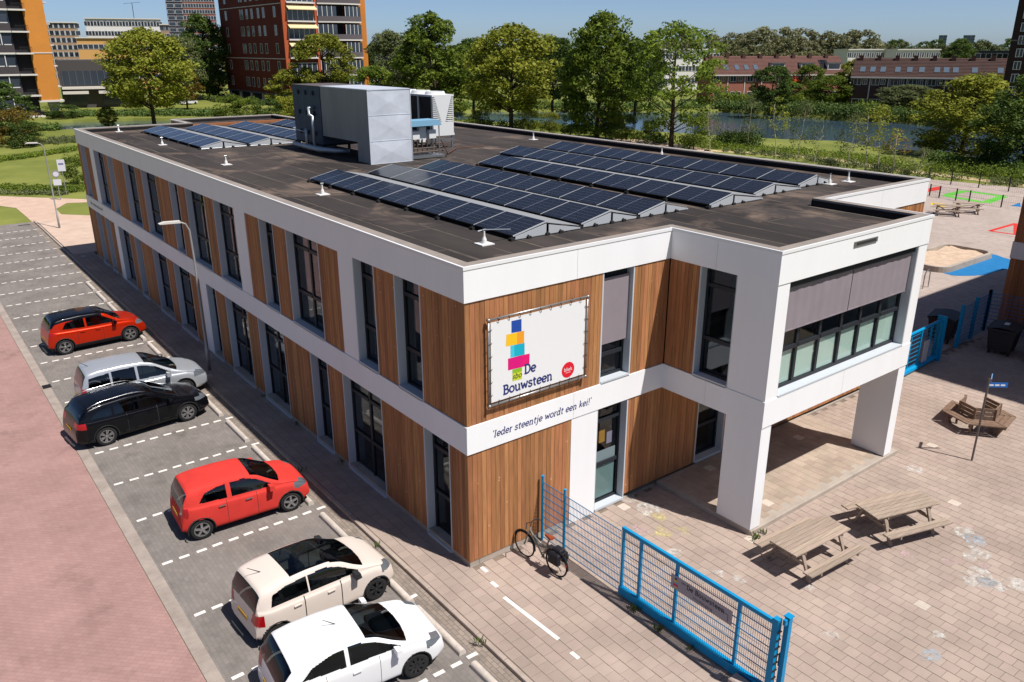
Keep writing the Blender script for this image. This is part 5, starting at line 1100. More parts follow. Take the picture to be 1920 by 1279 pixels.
# ================================================================ VEGETATION
bark = mat('bark', lin((74,62,50)), .95, var=.2, scale=3, bump=.6); bark_b = mat('birch_bark', lin((196,184,160)), .85, var=.25, scale=4)
leafs = {'mid': mat_leaf('leaf_mid', lin((76,100,32)), lin((140,156,58))), 'yel': mat_leaf('leaf_yellow', lin((104,116,34)), lin((172,172,66))), 'dark': mat_leaf('leaf_dark', lin((56,78,32)), lin((100,120,54))), 'rust': mat_leaf('leaf_rust', lin((98,82,34)), lin((140,118,48))), 'pale': mat_leaf('leaf_pale', lin((92,104,62)), lin((132,138,92))), 'red': mat_leaf('leaf_red', lin((84,40,34)), lin((120,64,48))), 'grey': mat_leaf('leaf_grey', lin((110,112,76)), lin((146,144,106))), 'reed': mat_leaf('leaf_reed', lin((74,100,44)), lin((118,138,72)))}
def leaves(rng, cen, rad, n, size, flat=1.0, up=.3):
    d = rng.normal(size=(n,3)); d /= np.linalg.norm(d, axis=1)[:,None]; r = rad*rng.uniform(.35,1.05,(n,1))**.6
    pos = cen+d*r*np.array([1,1,flat]); nrm = d*.6+rng.normal(size=(n,3))*.6+np.array([0,0,up]); nrm /= np.linalg.norm(nrm, axis=1)[:,None]
    a = np.cross(nrm, rng.normal(size=(n,3))); a /= np.linalg.norm(a, axis=1)[:,None]; b = np.cross(nrm, a); s = size*rng.uniform(.6,1.4,(n,1))
    return np.stack([pos-a*s, pos-b*s*.55, pos+a*s, pos+b*s*.55], 1)
def tree_mesh(seed, H=15, Rr=4.5, base=.22, nc=70, nl=110, size=.24, shape='round', trunk=.28, cr=None, gap=0.0):
    rng = np.random.default_rng(seed); z0 = H*base; Hc = H-z0; L_ = []; tb = MB()
    lean = rng.normal(size=2)*.25; tb.tube([(0,0,-.1),(lean[0]*.3,lean[1]*.3,H*.3),(lean[0],lean[1],H*.6),(lean[0]*1.2,lean[1]*1.2,H*.88)], [trunk,trunk*.75,trunk*.42,.04], 7)
    for i in range(nc):
        u = rng.uniform(.02,1); th = rng.uniform(0,6.283)
        if shape == 'round': pr = math.sqrt(max(0,1-(2*u-.95)**2))*.95+.08
        elif shape == 'cone': pr = (1-u)**.75*.98+.1
        elif shape == 'oval': pr = math.sin(math.pi*min(1,u*.9+.1))**.6*.9+.1
        else: pr = 1-.25*u
        pr *= rng.uniform(.82,1.12); rr = Rr*pr*rng.uniform(.25,1)**.45
        c = np.array([lean[0]*u+rr*math.cos(th), lean[1]*u+rr*math.sin(th), z0+Hc*u*.97]); cc = (cr or Rr*.24)*rng.uniform(.7,1.25)
        L_.append(leaves(rng, c, cc, int(nl*rng.uniform(.6,1.3)), size, .75))
        if i % 3 == 0 and shape != 'bush':
            zs_ = max(z0*.8, c[2]-rr*.7); f = min(1, zs_/H); tb.tube([(lean[0]*f,lean[1]*f,zs_),(c[0]*.5+lean[0]*f*.5,c[1]*.5+lean[1]*f*.5,zs_*.45+c[2]*.55),tuple(c)], [trunk*.3,trunk*.18,.02], 5, cap=False)
    A = np.concatenate(L_); V = A.reshape(-1,3); Fq = np.arange(len(V)).reshape(-1,4)
    return tb, V, Fq
TV = {}
for nm, kw in dict(round1=dict(seed=1,shape='round',nc=120,nl=120,size=.2), round2=dict(seed=2,shape='round',Rr=5.2,nc=140,nl=120,size=.21), cone=dict(seed=3,shape='oval',Rr=4.2,base=.08,nc=150,nl=115,size=.2), oval=dict(seed=4,shape='oval',Rr=4.2,base=.06,nc=120,nl=115,size=.2), sparse=dict(seed=5,shape='round',Rr=5.2,nc=84,nl=85,base=.15,cr=1.0,size=.19), willow=dict(seed=6,shape='oval',Rr=5.0,base=.03,nc=150,nl=115,size=.2), bush=dict(seed=7,shape='bush',H=5,Rr=2.6,base=.02,nc=34,nl=120,size=.13,trunk=.12,cr=.85), birch=dict(seed=8,shape='oval',H=6,Rr=.9,base=.35,nc=16,nl=34,size=.075,trunk=.05,cr=.42), far=dict(seed=9,shape='round',Rr=5.5,base=.05,nc=48,nl=60,size=.4), wispy=dict(seed=10,shape='oval',H=6,Rr=1.3,base=.3,nc=26,nl=46,size=.08,trunk=.05,cr=.5)).items():
    tb, V, Fq = tree_mesh(**kw); TV[nm] = (tb.mesh('trunk'), V, Fq, kw.get('H',15)); TV[nm][0].materials.append(bark_b if nm in ('birch','wispy') else bark)
crown_cache = {}
def tree(label, pos, h, wid, var, lf, name='tree', cat='tree', group=None, rz=None):
    t = thing(name, label, cat, (pos[0],pos[1],0), rz if rz is not None else random.uniform(0,6.28), group); tm, V, Fq, H = TV[var]
    k = (var, lf)
    if k not in crown_cache: crown_cache[k] = npmesh('crown', V, Fq, leafs[lf])
    link('trunk', tm, t); link('crown', crown_cache[k], t)
    r0 = float(np.abs(V[:,:2]).max())*.88; t.scale = (wid/2/r0, wid/2/r0, h/H/1.03); return t
def ptree(label, x, yb, yt, wpx, var, lf, **k):
    p = gp(x, yb); d = (p-CAM).length; tree(label, p, zat(p, yt), wpx/FPX*d, var, lf, **k)
G1 = 'trees in a row behind the school'
ptree('tall broad tree with yellow-green crown in front of the grey pavilion', 290, 237, 50, 150, 'round2', 'yel')
ptree('yellow-green tree in front of the balconies of the red tower', 610, 218, 58, 130, 'round1', 'yel'); ptree('small feathery tree below the red tower, left of the steel hood', 545, 218, 128, 75, 'oval', 'yel')
ptree('tall dense green tree directly behind the white heat pump', 822, 226, 18, 150, 'cone', 'mid', group=G1); ptree('broad round tree with a bare dark trunk behind the roof centre', 958, 246, 42, 180, 'round2', 'yel', group=G1)
ptree('tallest pointed tree, third from the right in the row behind the roof', 1118, 263, 16, 160, 'cone', 'mid', group=G1); ptree('open airy tree with visible trunk at the right of the row behind the roof', 1258, 277, 30, 180, 'sparse', 'mid', group=G1)
ptree('grey-green tree between the red tower and the tall pointed tree', 735, 206, 52, 100, 'round1', 'pale'); ptree('darker tree half hidden behind the round tree, on its left', 888, 214, 66, 105, 'round1', 'dark'); ptree('dark tree between the pointed tree and the airy tree', 1190, 218, 72, 120, 'round2', 'dark'); ptree('dark tree seen between the round tree and the pointed tree', 1035, 214, 62, 110, 'round1', 'dark'); ptree('low green tree behind the heat pump casing', 700, 222, 120, 90, 'round1', 'mid')
ptree('tall dark tree touching the left side of the red tower', 392, 186, 22, 90, 'oval', 'dark'); ptree('dull green tree left of the dark tree beside the red tower', 345, 190, 62, 85, 'round1', 'pale'); ptree('golden tree beside the yellow-green tree near the red tower', 352, 205, 125, 60, 'round1', 'rust')
ptree('dense green tree at the left edge below the orange tower', 8, 252, 150, 95, 'oval', 'dark'); ptree('rusty brown-green shrub on the lawn at the far left', 32, 272, 206, 85, 'bush', 'rust', cat='shrub', name='shrub'); ptree('dark shrub standing just below the rusty one', 45, 276, 228, 60, 'bush', 'dark', cat='shrub', name='shrub'); ptree('green shrub leaning against the far corner of the school', 146, 345, 292, 50, 'bush', 'mid', cat='shrub', name='shrub')
ptree('small clipped tree on a thin stem in front of the grey pavilion', 142, 190, 138, 22, 'oval', 'mid'); ptree('dark cone-shaped conifer in front of the grey pavilion', 212, 196, 148, 30, 'cone', 'dark'); ptree('dark rounded tree right of the cone-shaped conifer', 245, 198, 130, 60, 'round1', 'dark'); ptree('reddish shrub by the parked cars at the grey pavilion', 172, 199, 176, 42, 'bush', 'red', cat='shrub', name='shrub'); ptree('young tree standing at the edge of the left pond', 205, 238, 198, 34, 'oval', 'yel')
for i, (x, yb, yt, wd_, lf, l) in enumerate([(425,222,178,70,'mid','rounded green shrub below the left face of the red tower'),(465,224,184,60,'mid','shrub right of the rounded one below the red tower'),(505,224,186,56,'dark','dark shrub close to the blue-grey cabinet'),(545,226,180,60,'yel','yellow-green shrub touching the blue-grey cabinet'),(118,222,196,60,'dark','dark shrub under the orange tower column'),(250,214,196,40,'mid','low shrub beside the left pond'),(905,238,205,50,'yel','feathery young willow left of the bare trunk'),(990,246,204,46,'yel','feathery young willow right of the bare trunk'),(1030,250,210,44,'yel','feathery young willow farther right of the bare trunk'),(1070,255,215,50,'mid','green shrub below the pointed tree'),(1165,268,212,60,'mid','green shrub between the pointed and the airy tree'),(1300,280,215,60,'mid','green shrub right of the airy tree'),(1225,270,225,50,'dark','dark shrub left of the airy tree trunk')]):
    ptree(l, x, yb, yt, wd_, 'bush', lf, name='shrub', cat='shrub')
ptree('dark spreading tree on the far pond bank before the first house row', 1442, 216, 120, 85, 'round1', 'dark'); ptree('green tree in front of the orange awning', 1510, 196, 118, 60, 'round1', 'mid'); ptree('leafy tree between the two house rows', 1595, 198, 108, 64, 'oval', 'yel'); ptree('wide low tree on the far bank below the first house row', 1555, 205, 140, 90, 'round2', 'mid'); ptree('silvery bush tree on the bank below the second house row', 1700, 216, 158, 110, 'round2', 'pale'); ptree('small tree in front of the left end of the second house row', 1648, 196, 132, 56, 'round1', 'yel')
ptree('big golden-green tree overhanging the pond on the right', 1802, 290, 135, 170, 'willow', 'yel'); ptree('large dark willow at the right picture edge beyond the playground', 1912, 322, 128, 150, 'willow', 'dark'); ptree('bright green tree behind the golden-green one', 1862, 215, 138, 80, 'round1', 'yel'); ptree('dark evergreen at the back beside the white flats', 1790, 150, 70, 50, 'oval', 'dark'); ptree('green tree between the houses at the first row', 1475, 205, 150, 60, 'round1', 'mid')
for i, (x, yb, yt, wd_) in enumerate([(1331,286,196,40),(1401,276,180,46),(1454,298,178,48),(1494,305,186,44),(1526,306,222,30),(1587,313,208,52),(1622,321,198,60),(1646,321,196,66),(1674,326,240,60),(1719,331,275,44)]):
    ptree('slim pale birch sapling, %s from the left along the near pond bank' % ORD[i], x, yb, yt, wd_, 'wispy' if i % 2 else 'birch', 'rust' if i in (8,) else ('yel' if i in (2,6,7) else 'pale'), name='birch_sapling', cat='birch', group='birch saplings on the near bank')
# masses nobody could count: undergrowth, reeds, hedge strips, far woods
def mass(name, pts, hts, lf, n, size, dpt, seed, world=False):
    rng = np.random.default_rng(seed); P = [q if world else gp(*q) for q in pts]; seg = [(P[i+1]-P[i]).length for i in range(len(P)-1)]; tot = sum(seg); out = []
    nc = max(4, int(n/40))
    for k in range(nc):
        s = rng.uniform(0,tot); i = 0
        while i < len(seg)-1 and s > seg[i]: s -= seg[i]; i += 1
        c = P[i]+(P[i+1]-P[i])*(s/seg[i]); f = (i+s/seg[i])/len(seg); hh = np.interp(f, np.linspace(0,1,len(hts)), hts); aw = Vector((c.x-CAM.x, c.y-CAM.y)).normalized(); dd = rng.uniform(-.5,.5)*dpt
        hh *= rng.uniform(.65,1.15); cen = np.array([c.x+aw.x*dd, c.y+aw.y*dd, hh*.5]); L_ = leaves(rng, cen*0, 1, 40, 1, 1.0); 
        base = L_.mean(1); off = (L_-base[:,None,:])*size; pos = base*np.array([hh*.55+.25, hh*.55+.25, hh*.52])+cen; pos[:,2] = np.abs(pos[:,2]); out.append(pos[:,None,:]+off)
    A = np.concatenate(out); V = A.reshape(-1,3); me = npmesh(name, V, np.arange(len(V)).reshape(-1,4), leafs[lf]); return stuff(link(name, me))
mass('undergrowth', [(1290,272),(1400,282),(1500,288),(1600,298),(1700,318),(1800,322),(1935,345)], [1.0,.7,.6,.7,.9,1.2,1.6], 'mid', 14000, .1, 6, 11); mass('undergrowth', [(1360,283),(1500,298),(1640,318),(1760,336),(1935,352)], [.4,.5,.7,.7,.7], 'pale', 6000, .1, 4, 12); mass('undergrowth', [(1345,272),(1420,275)], [2.0,2.2], 'dark', 4000, .13, 4, 13); mass('undergrowth', [(1740,300),(1850,325),(1935,335)], [1.0,1.3,2.0], 'dark', 5000, .14, 5, 14); mass('undergrowth', [(860,232),(1000,240),(1100,252),(1290,272)], [1.0,1.2,1.2,1.4], 'mid', 7000, .14, 5, 15)
mass('reeds', [(1340,203),(1420,208),(1490,212),(1580,219),(1680,222),(1725,226)], [1.8,1.8,2.2,2.4,2.2,1.6], 'reed', 15000, .22, 6, 16); mass('reeds', [(860,203),(1000,203),(1150,204),(1340,203)], [1.6,1.6,1.6,1.6], 'reed', 6000, .24, 6, 17); mass('reeds', [(100,219),(200,216),(300,216),(420,216)], [1.0,1.0,1.1,1.2], 'reed', 9000, .2, 7, 18); mass('reeds', [(40,246),(110,243)], [1.2,1.0], 'reed', 2500, .18, 4, 19); mass('undergrowth', [(1600,205),(1730,212),(1870,232)], [2.2,2.5,2.8], 'mid', 8000, .24, 10, 20); mass('undergrowth', [(1340,192),(1480,196),(1600,200)], [2.5,2.5,2.5], 'mid', 7000, .26, 8, 21); mass('undergrowth', [(1720,225),(1800,235),(1880,240)], [1.6,2.2,3], 'dark', 5000, .22, 5, 22)
mass('hedge_strip', [(-30,306),(40,296),(145,281)], [.5,.5,.5], 'mid', 5000, .11, 2.5, 23); mass('hedge_strip', [(-30,355),(60,357),(120,358),(172,352)], [.45,.45,.45,.4], 'mid', 6000, .09, 3, 24); mass('hedge_strip', [(-30,362),(60,364),(125,365)], [.35,.35,.35], 'pale', 2500, .08, 1.2, 25); mass('undergrowth', [(60,270),(150,262)], [.5,.5], 'pale', 3000, .12, 8, 26)
def wood_mass(name, pts, hts, lf, n, dpt, seed):
    rng = np.random.default_rng(seed); _, V0, F0, H0 = TV['far']; out = []; P = [dp(x, d_) for x, d_ in pts]
    for k in range(n):
        f = (k+rng.uniform(0,1))/n*(len(P)-1); i = min(int(f), len(P)-2); c = P[i]+(P[i+1]-P[i])*(f-i); aw = Vector((c.x-CAM.x, c.y-CAM.y)).normalized(); dd = rng.uniform(-.5,.5)*dpt; hh = np.interp(f/(len(P)-1), np.linspace(0,1,len(hts)), hts)*rng.uniform(.75,1.1)
        a = rng.uniform(0,6.28); sxy = hh/H0*rng.uniform(.95,1.35); ca, sa = math.cos(a)*sxy, math.sin(a)*sxy
        W_ = np.stack([V0[:,0]*ca-V0[:,1]*sa+c.x+aw.x*dd, V0[:,0]*sa+V0[:,1]*ca+c.y+aw.y*dd, V0[:,2]*hh/H0], 1); out.append(W_)
    V = np.concatenate(out); me = npmesh(name, V, np.arange(len(V)).reshape(-1,4), leafs[lf]); return stuff(link(name, me))
for i, a in enumerate([([(620,290),(760,280),(900,280),(1060,290),(1240,300)],[13,14,14,14,13],'dark',22,30), ([(1200,430),(1300,430),(1400,380),(1520,360),(1640,380)],[15,16,20,18,18],'grey',34,60), ([(1640,420),(1740,420),(1850,420),(2000,420)],[14,13,15,14],'pale',26,50), ([(1340,620),(1500,650),(1700,700),(1950,700)],[16,16,17,17],'dark',22,60), ([(640,520),(900,520),(1200,560),(1400,600)],[17,17,17,17],'dark',16,50), ([(230,330),(330,300),(420,290)],[10,14,17],'pale',7,30), ([(-1500,180),(-900,220),(-400,270),(-70,330)],[12,14,14,13],'mid',34,60), ([(1960,320),(2300,260),(3000,220)],[14,14,14],'mid',22,50), ([(-60,1300),(700,1300),(1400,1300),(2000,1300)],[15,15,17,17],'dark',22,80)]):
    wood_mass('far_wood', *a, 40+i)
# ================================================================ BUILDINGS BEHIND
win_d = mat('far_glass', lin((58,66,78)), .12, spec=.6); win_w = mat('far_frame', lin((226,224,220)), .6); slab_w = mat('slab_white', lin((224,218,210)), .7)
def cols_px(x, P): 
    d = ray(x, 90.5); return d
def box_part(name, m, t, x0, x1, y0, y1, z0, z1): return MB().box(x0,x1,y0,y1,z0,z1).build(name, m, t, world=True)
def win_(t, x0, x1, y0, y1, z0, z1, axis, panes=1, fr=True):     # framed window on a wall facing -axis
    q = MB(); w = .09
    if axis == 'y':
        q.box(x0,x1,y0-.06,y0+.02,z0,z0+w).box(x0,x1,y0-.06,y0+.02,z1-w,z1)
        for k in range(panes+1): x = x0+(x1-x0-w)*k/panes; q.box(x,x+w,y0-.055,y0+.02,z0+w,z1-w)
        o = q.build('window', win_w, t, world=True); b = MB().box(x0+.02,x1-.02,y0-.03,y0-.01,z0+.02,z1-.02)
    else:
        q.box(x0-.06,x0+.02,y0,y1,z0,z0+w).box(x0-.06,x0+.02,y0,y1,z1-w,z1)
        for k in range(panes+1): y = y0+(y1-y0-w)*k/panes; q.box(x0-.055,x0+.02,y,y+w,z0+w,z1-w)
        o = q.build('window', win_w, t, world=True); b = MB().box(x0-.03,x0-.01,y0+.02,y1-.02,z0+.02,z1-.02)
    L = t.location; b.v = [(x-L[0],y-L[1],z-L[2]) for x,y,z in b.v]; b.build('pane', win_d, o)
# --- red brick tower (corner towards the camera)
cx, cy = 65.2, 162.9
def y_at(px_, X): d = ray(px_, 195); return CAM.y+d.y*(X-CAM.x)/d.x
def x_at(px_, Y): d = ray(px_, 195); return CAM.x+d.x*(Y-CAM.y)/d.y
yl = y_at(431, cx); xr_ = x_at(692, cy); red = mat('tower_brick', lin((112,52,40)), .85, var=.1, scale=.4); org = mat('tower_orange', lin((206,128,54)), .8, var=.08, scale=.2); grb = mat('balcony_brick', lin((104,96,100)), .85, var=.08)
rt = thing('brick_tower', 'red brick apartment tower with white balconies and awnings behind the roof', 'building', (cx,cy,0)); SH = 3.75; z00 = zat((cx,cy,0), 178)
H_ = 40
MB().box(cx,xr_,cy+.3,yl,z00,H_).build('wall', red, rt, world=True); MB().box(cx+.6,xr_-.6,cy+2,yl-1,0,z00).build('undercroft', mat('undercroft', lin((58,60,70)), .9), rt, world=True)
for k in range(6): MB().box(cx+.1,cx+.6,cy+1+k*(yl-cy-2)/5,cy+1.6+k*(yl-cy-2)/5,0,z00).build('column', slab_w, rt, world=True)
MB().box(cx-.15,cx,cy+.3,yl,z00-.35,z00).build('soffit_edge', mat('soffit_grey', lin((96,100,112)), .8), rt, world=True)
LH = yl-cy
for f in range(9):
    z = z00+.7+f*SH
    for k, (a, wd_) in enumerate([(.1,.5),(.24,.5),(.30,.5),(.44,.55),(.5,.55),(.56,.55),(.62,.55),(.86,.5)]):
        a2 = a+.02*((f*3+k) % 3-1); win_(rt, cx, 0, cy+.3+LH*a2, cy+.3+LH*a2+LH*.035, z+.35, z+2.5, 'x')
for z in (z00+SH*2-.1, z00+SH*5-.1): box_part('string_course', slab_w, rt, cx-.08, cx, cy+.3, yl, z, z+.16)
wx = xr_-cx; xa, xb, xc_ = cx+wx*.05, cx+wx*.4, cx+wx*.93
MB().box(cx-.02,xa,cy,cy+.32,z00,H_).box(xb-.3,xb+.3,cy,cy+.32,z00,H_).build('brick_pier', mat('pier_orange', lin((186,92,58)), .85), rt, world=True); MB().box(xc_,xr_+.3,cy-.3,cy+.4,z00,H_).build('orange_pier', org, rt, world=True)
cream = mat('awning_cream', lin((232,206,160)), .8)
for f in range(9):
    z = z00+f*SH; box_part('balcony_slab', slab_w, rt, xa, xb-.3, cy-.5, cy+.3, z, z+.3)
    win_(rt, xa+.2, xb-.5, cy+.25, 0, z+.3, z+2.9, 'y', 5)
    if f in (2,3,4): MB().extr([(cy+.25,z+3.5),(cy-1.3,z+2.6),(cy-1.3,z+2.45),(cy+.25,z+3.3)], lambda p,e: (xa if e == 0 else xb-.2, p[0], p[1])).build('awning', cream, rt, world=True)
    n = 10; q = MB(); pts = [(xb+.3+(xc_-xb-.3)*i/n, cy-.2-1.4*math.sin(math.pi*i/n*.75)) for i in range(n+1)]
    for (xa_,ya_),(xb_,yb_) in zip(pts, pts[1:]): q.add([(xa_,ya_,z+.3),(xb_,yb_,z+.3),(xb_,yb_,z+1.35),(xa_,ya_,z+1.35),(xa_,cy+.3,z+1.35),(xb_,cy+.3,z+1.35)], [(0,1,2,3),(3,2,5,4)])
    q.build('balcony_front', grb, rt, world=True); q = MB()
    for (xa_,ya_),(xb_,yb_) in zip(pts, pts[1:]): q.add([(xa_,ya_-.06,z),(xb_,yb_-.06,z),(xb_,yb_-.06,z+.28),(xa_,ya_-.06,z+.28),(xa_,cy+.3,z+.28),(xb_,cy+.3,z+.28),(xa_,cy+.3,z),(xb_,cy+.3,z)], [(0,1,2,3),(3,2,5,4),(0,1,7,6)])
    q.build('balcony_slab', slab_w, rt, world=True); q = MB()
    for i, ((xa_,ya_),(xb_,yb_)) in enumerate(zip(pts, pts[1:])):
        if i in (4,5): continue
        MB().add([(xa_,ya_+.15,z+1.35),(xb_,yb_+.15,z+1.35),(xb_,yb_+.15,z+3.4),(xa_,ya_+.15,z+3.4)], [(0,1,2,3)]).build('glazing', win_d, rt, world=True)
        MB().box(xa_-.06,xa_+.06,ya_+.05,ya_+.14,z+1.35,z+3.4).build('glazing_bar', win_w, rt, world=True)
    box_part('recess', mat('recess_dark', lin((46,44,48)), .9), rt, pts[4][0], pts[6][0], cy+.2, cy+.28, z+.3, z+SH)
# --- orange and grey tower at the left edge
ly = 165.0; lx1 = x_at(115, ly); lx0 = x_at(77, ly); lt = thing('orange_tower', 'orange and grey apartment tower cut by the left picture edge', 'building', (lx0,ly,0)); zb_ = zat((lx1,ly,0), 187)
MB().box(lx0,lx1,ly,ly+14,zb_,42).build('orange_wall', mat('orange_render', lin((214,140,62)), .85, var=.08, scale=.25), lt, world=True); MB().box(lx0-.2,lx1+.6,ly-.15,ly+14,zb_-.35,zb_).build('edge_slab', slab_w, lt, world=True)
MB().extr([(lx0+1.8,0),(lx0+2.8,0),(lx0+3.4,zb_-.35),(lx0+1.4,zb_-.35)], lambda p,e: (p[0], ly+1+e*1.2, p[1])).build('column', mat('column_grey', lin((176,170,168)), .8), lt, world=True)
for z in (zb_+8.3, zb_+20.4): box_part('string_course', slab_w, lt, lx0-.02, lx1+.05, ly-.08, ly, z, z+.18)
dkb = mat('dark_brick', lin((78,72,74)), .85, var=.08); lxx = lx0-24
MB().box(lxx,lx0-.05,ly+1.2,ly+14,0,42).build('wall', dkb, lt, world=True); fh = 3.72
for f in range(11):
    z = zb_-3.0+f*fh
    n = 12; pts = [(lxx+(lx0-2.5-lxx)*i/n, ly+.2+.9*(1-i/n)**2*3) for i in range(n+1)]; q = MB(); s_ = MB(); gl = MB()
    for i, ((xa_,ya_),(xb_,yb_)) in enumerate(zip(pts, pts[1:])):
        q.add([(xa_,ya_,z+.3),(xb_,yb_,z+.3),(xb_,yb_,z+1.6),(xa_,ya_,z+1.6),(xa_,ya_+2,z+1.6),(xb_,yb_+2,z+1.6)], [(0,1,2,3),(3,2,5,4)]); s_.add([(xa_,ya_-.1,z),(xb_,yb_-.1,z),(xb_,yb_-.1,z+.3),(xa_,ya_-.1,z+.3),(xa_,ya_+2,z+.3),(xb_,yb_+2,z+.3)], [(0,1,2,3),(3,2,5,4)])
        gl.add([(xa_,ya_+.2,z+1.6),(xb_,yb_+.2,z+1.6),(xb_,yb_+.2,z+fh),(xa_,ya_+.2,z+fh)], [(0,1,2,3)])
        if i > 5: MB().box(xa_-.07,xa_+.07,ya_+.08,ya_+.19,z+1.6,z+fh).box(xa_+.3,xb_-.3,ya_+.1,ya_+.19,z+1.6,z+1.75).build('window_frame', win_w if i % 3 else mat('frame_blue', lin((120,140,156)), .6), lt, world=True)
    q.build('parapet', dkb, lt, world=True); s_.build('slab_edge', slab_w, lt, world=True); gl.build('glazing', win_d, lt, world=True)
    MB().box(lx0-2.5,lx0+.3,ly-.6,ly+1.2,z,z+.28).build('balcony_slab', slab_w, lt, world=True); MB().box(lx0-2.4,lx0-.1,ly+1.0,ly+1.18,z+.28,z+fh).build('recess', MATS['recess_dark'], lt, world=True)
    q = MB().box(lx0-1.9,lx0+.2,ly-.58,ly-.52,z+1.2,z+1.28)
    for k in range(16): q.box(lx0-1.9+k*.14,lx0-1.87+k*.14,ly-.58,ly-.54,z+.28,z+1.2)
    q.build('railing', MATS['iron'], lt, world=True)
    if f < 10: MB().box(lx1,lx1+.9,ly+2,ly+6,z+1.5,z+1.7).build('rear_balcony', slab_w, lt, world=True)
# --- generic block seen from its sunny side
def block(label, px0, px1, depth, ytop, ybot_z, wallm, floors, bays, name='apartment_block', win=(1.4,1.3), bandm=None, roof=None, z0=0, deep=10, panes=1, rows=None, rot=0.0):
    a, b = dp(px0, depth), dp(px1, depth); ang = math.atan2(b.y-a.y, b.x-a.x)+R(rot); L_ = (b-a).length/math.cos(R(rot)); t = thing(name, label, 'building', (a.x,a.y,0), ang); H_ = zat((a+b)/2, ytop)
    MB().box(0,L_,0,deep,z0,H_).build('wall', wallm, t); fh_ = (H_-z0-ybot_z)/floors
    for f in range(floors):
        if bandm and f: MB().box(-.05,L_+.05,-.12,0,z0+ybot_z+f*fh_-.25,z0+ybot_z+f*fh_).build('band', bandm, t)
        for k in range(bays):
            if rows and not rows(f,k): continue
            x = (k+.5)*L_/bays; z = z0+ybot_z+f*fh_+fh_*.3; w_, h_ = win; h_ = min(h_, fh_*.6)
            q = MB(); q.box(x-w_/2,x+w_/2,-.07,.02,z-.06,z).box(x-w_/2,x+w_/2,-.07,.02,z+h_,z+h_+.08)
            for j in range(panes+1): xx = x-w_/2+(w_-.1)*j/panes; q.box(xx,xx+.1,-.065,.02,z,z+h_)
            o = q.build('window', win_w, t); MB().box(x-w_/2+.02,x+w_/2-.02,-.03,-.01,z+.01,z+h_-.01).build('pane', win_d, o)
    if roof: MB().box(-.3,L_+.3,-.4,deep+.3,H_,H_+.35).build('roof_edge', roof, t)
    return t, L_, H_, fh_
tanb = mat('tan_brick', lin((176,146,120)), .85, var=.08, scale=.5); whi = mat('flat_white', lin((236,232,228)), .8); ora = mat('flat_orange', lin((216,166,104)), .85); dgr = mat('pavilion_grey', lin((84,80,80)), .8); bkr = mat('far_red_brick', lin((142,86,72)), .85)
block('tan brick flats with many small balconies right of the orange tower', 92, 152, 330, 43, 2, tanb, 8, 6, win=(3,1.6), roof=slab_w, panes=2)
t, L_, H_, f_ = block('long white block of flats with red awnings and roof antenna', 168, 308, 360, 36, 2, whi, 6, 12, win=(3.2,1.5), roof=slab_w, panes=3)
for k in (2,3,5,6,7): MB().box(k*L_/12+.2,(k+.9)*L_/12,-.9,-.1,H_-f_*2.55,H_-f_*2.3).build('awning', mat('awning_red', lin((206,96,78)), .8), t)
MB().tube([(L_*.65,3,H_),(L_*.65,3,H_+6)], .12, 6).beam((L_*.65-3,3,H_+5.6),(L_*.65+3,3,H_+6.2),.1,.1).build('antenna', MATS['iron'], t)
block('orange rendered low flats in front of the white block', 146, 300, 290, 72, 2, ora, 3, 16, win=(1.6,1.3), roof=slab_w)
t, L_, H_, f_ = block('dark grey pavilion with a long glazed front beside the orange tower', 100, 228, 205, 113, 0, dgr, 1, 1, name='pavilion', rows=lambda f,k: False, deep=18)
MB().box(.5,L_-1.5,-.05,.02,H_*.48,H_*.78).build('glazing', win_d, t); MB().box(.3,L_-.3,-1.6,0,H_*.40,H_*.45).build('canopy', slab_w, t)
for k in range(9): MB().box(.6+k*(L_-2.2)/8,.7+k*(L_-2.2)/8,-.12,-.05,H_*.48,H_*.78).build('mullion', mat('mullion_grey', lin((96,104,116)), .7), t)
MB().box(.3,L_*.4,-1.8,0,H_*.3,H_*.36).box(L_*.55,L_*.9,-1.8,0,H_*.3,H_*.36).build('canopy', slab_w, t); MB().box(1.0,L_*.36,-.06,.0,H_*.06,H_*.28).build('shop_window', win_d, t); MB().box(L_*.6,L_*.85,-.06,0,H_*.06,H_*.28).build('shop_window', win_d, t)
t, L_, H_, f_ = block('dark tall tower with white window frames behind the trees, left of the red tower', 322, 352, 300, -40, 4, mat('tower_navy', lin((44,46,60)), .8), 16, 2, win=(2.2,1.6)); block('red and white tower joined to the dark one left of the red tower', 352, 412, 300.5, -40, 4, bkr, 16, 4, win=(2.6,1.7), panes=3)
block('pink-beige flats seen between the white block and the dark tower', 306, 330, 340, 47, 2, tanb, 7, 3, win=(2,1.4), roof=slab_w)
block('white flat-roofed flats behind the second house row, left part', 1592, 1668, 330, 94, 1, whi, 3, 9, win=(2.4,1.5), roof=slab_w, panes=3, rot=32); block('white flat-roofed flats behind the second house row, right part', 1684, 1764, 330, 94, 1, whi, 3, 9, win=(2.4,1.5), roof=slab_w, panes=3, rot=32); block('dark flat-roofed flats near the right edge behind the houses', 1836, 1898, 300, 95, 1, mat('navy_panel', lin((40,46,58)), .7), 3, 6, win=(3,1.6), panes=2)
block('white flats behind the airy tree', 1236, 1352, 260, 94, 1, whi, 3, 9, win=(2.2,1.4), roof=slab_w, panes=2, rot=25); block('office tower tinted haze blue on the horizon, left one', 1757, 1772, 1500, 66, 5, mat('office_haze', lin((78,110,150)), .5), 6, 2, win=(6,4)); block('office tower tinted haze blue on the horizon, right one', 1803, 1824, 1500, 66, 5, MATS['office_haze'], 6, 3, win=(6,4))  # distance haze is put into the office towers' base colour
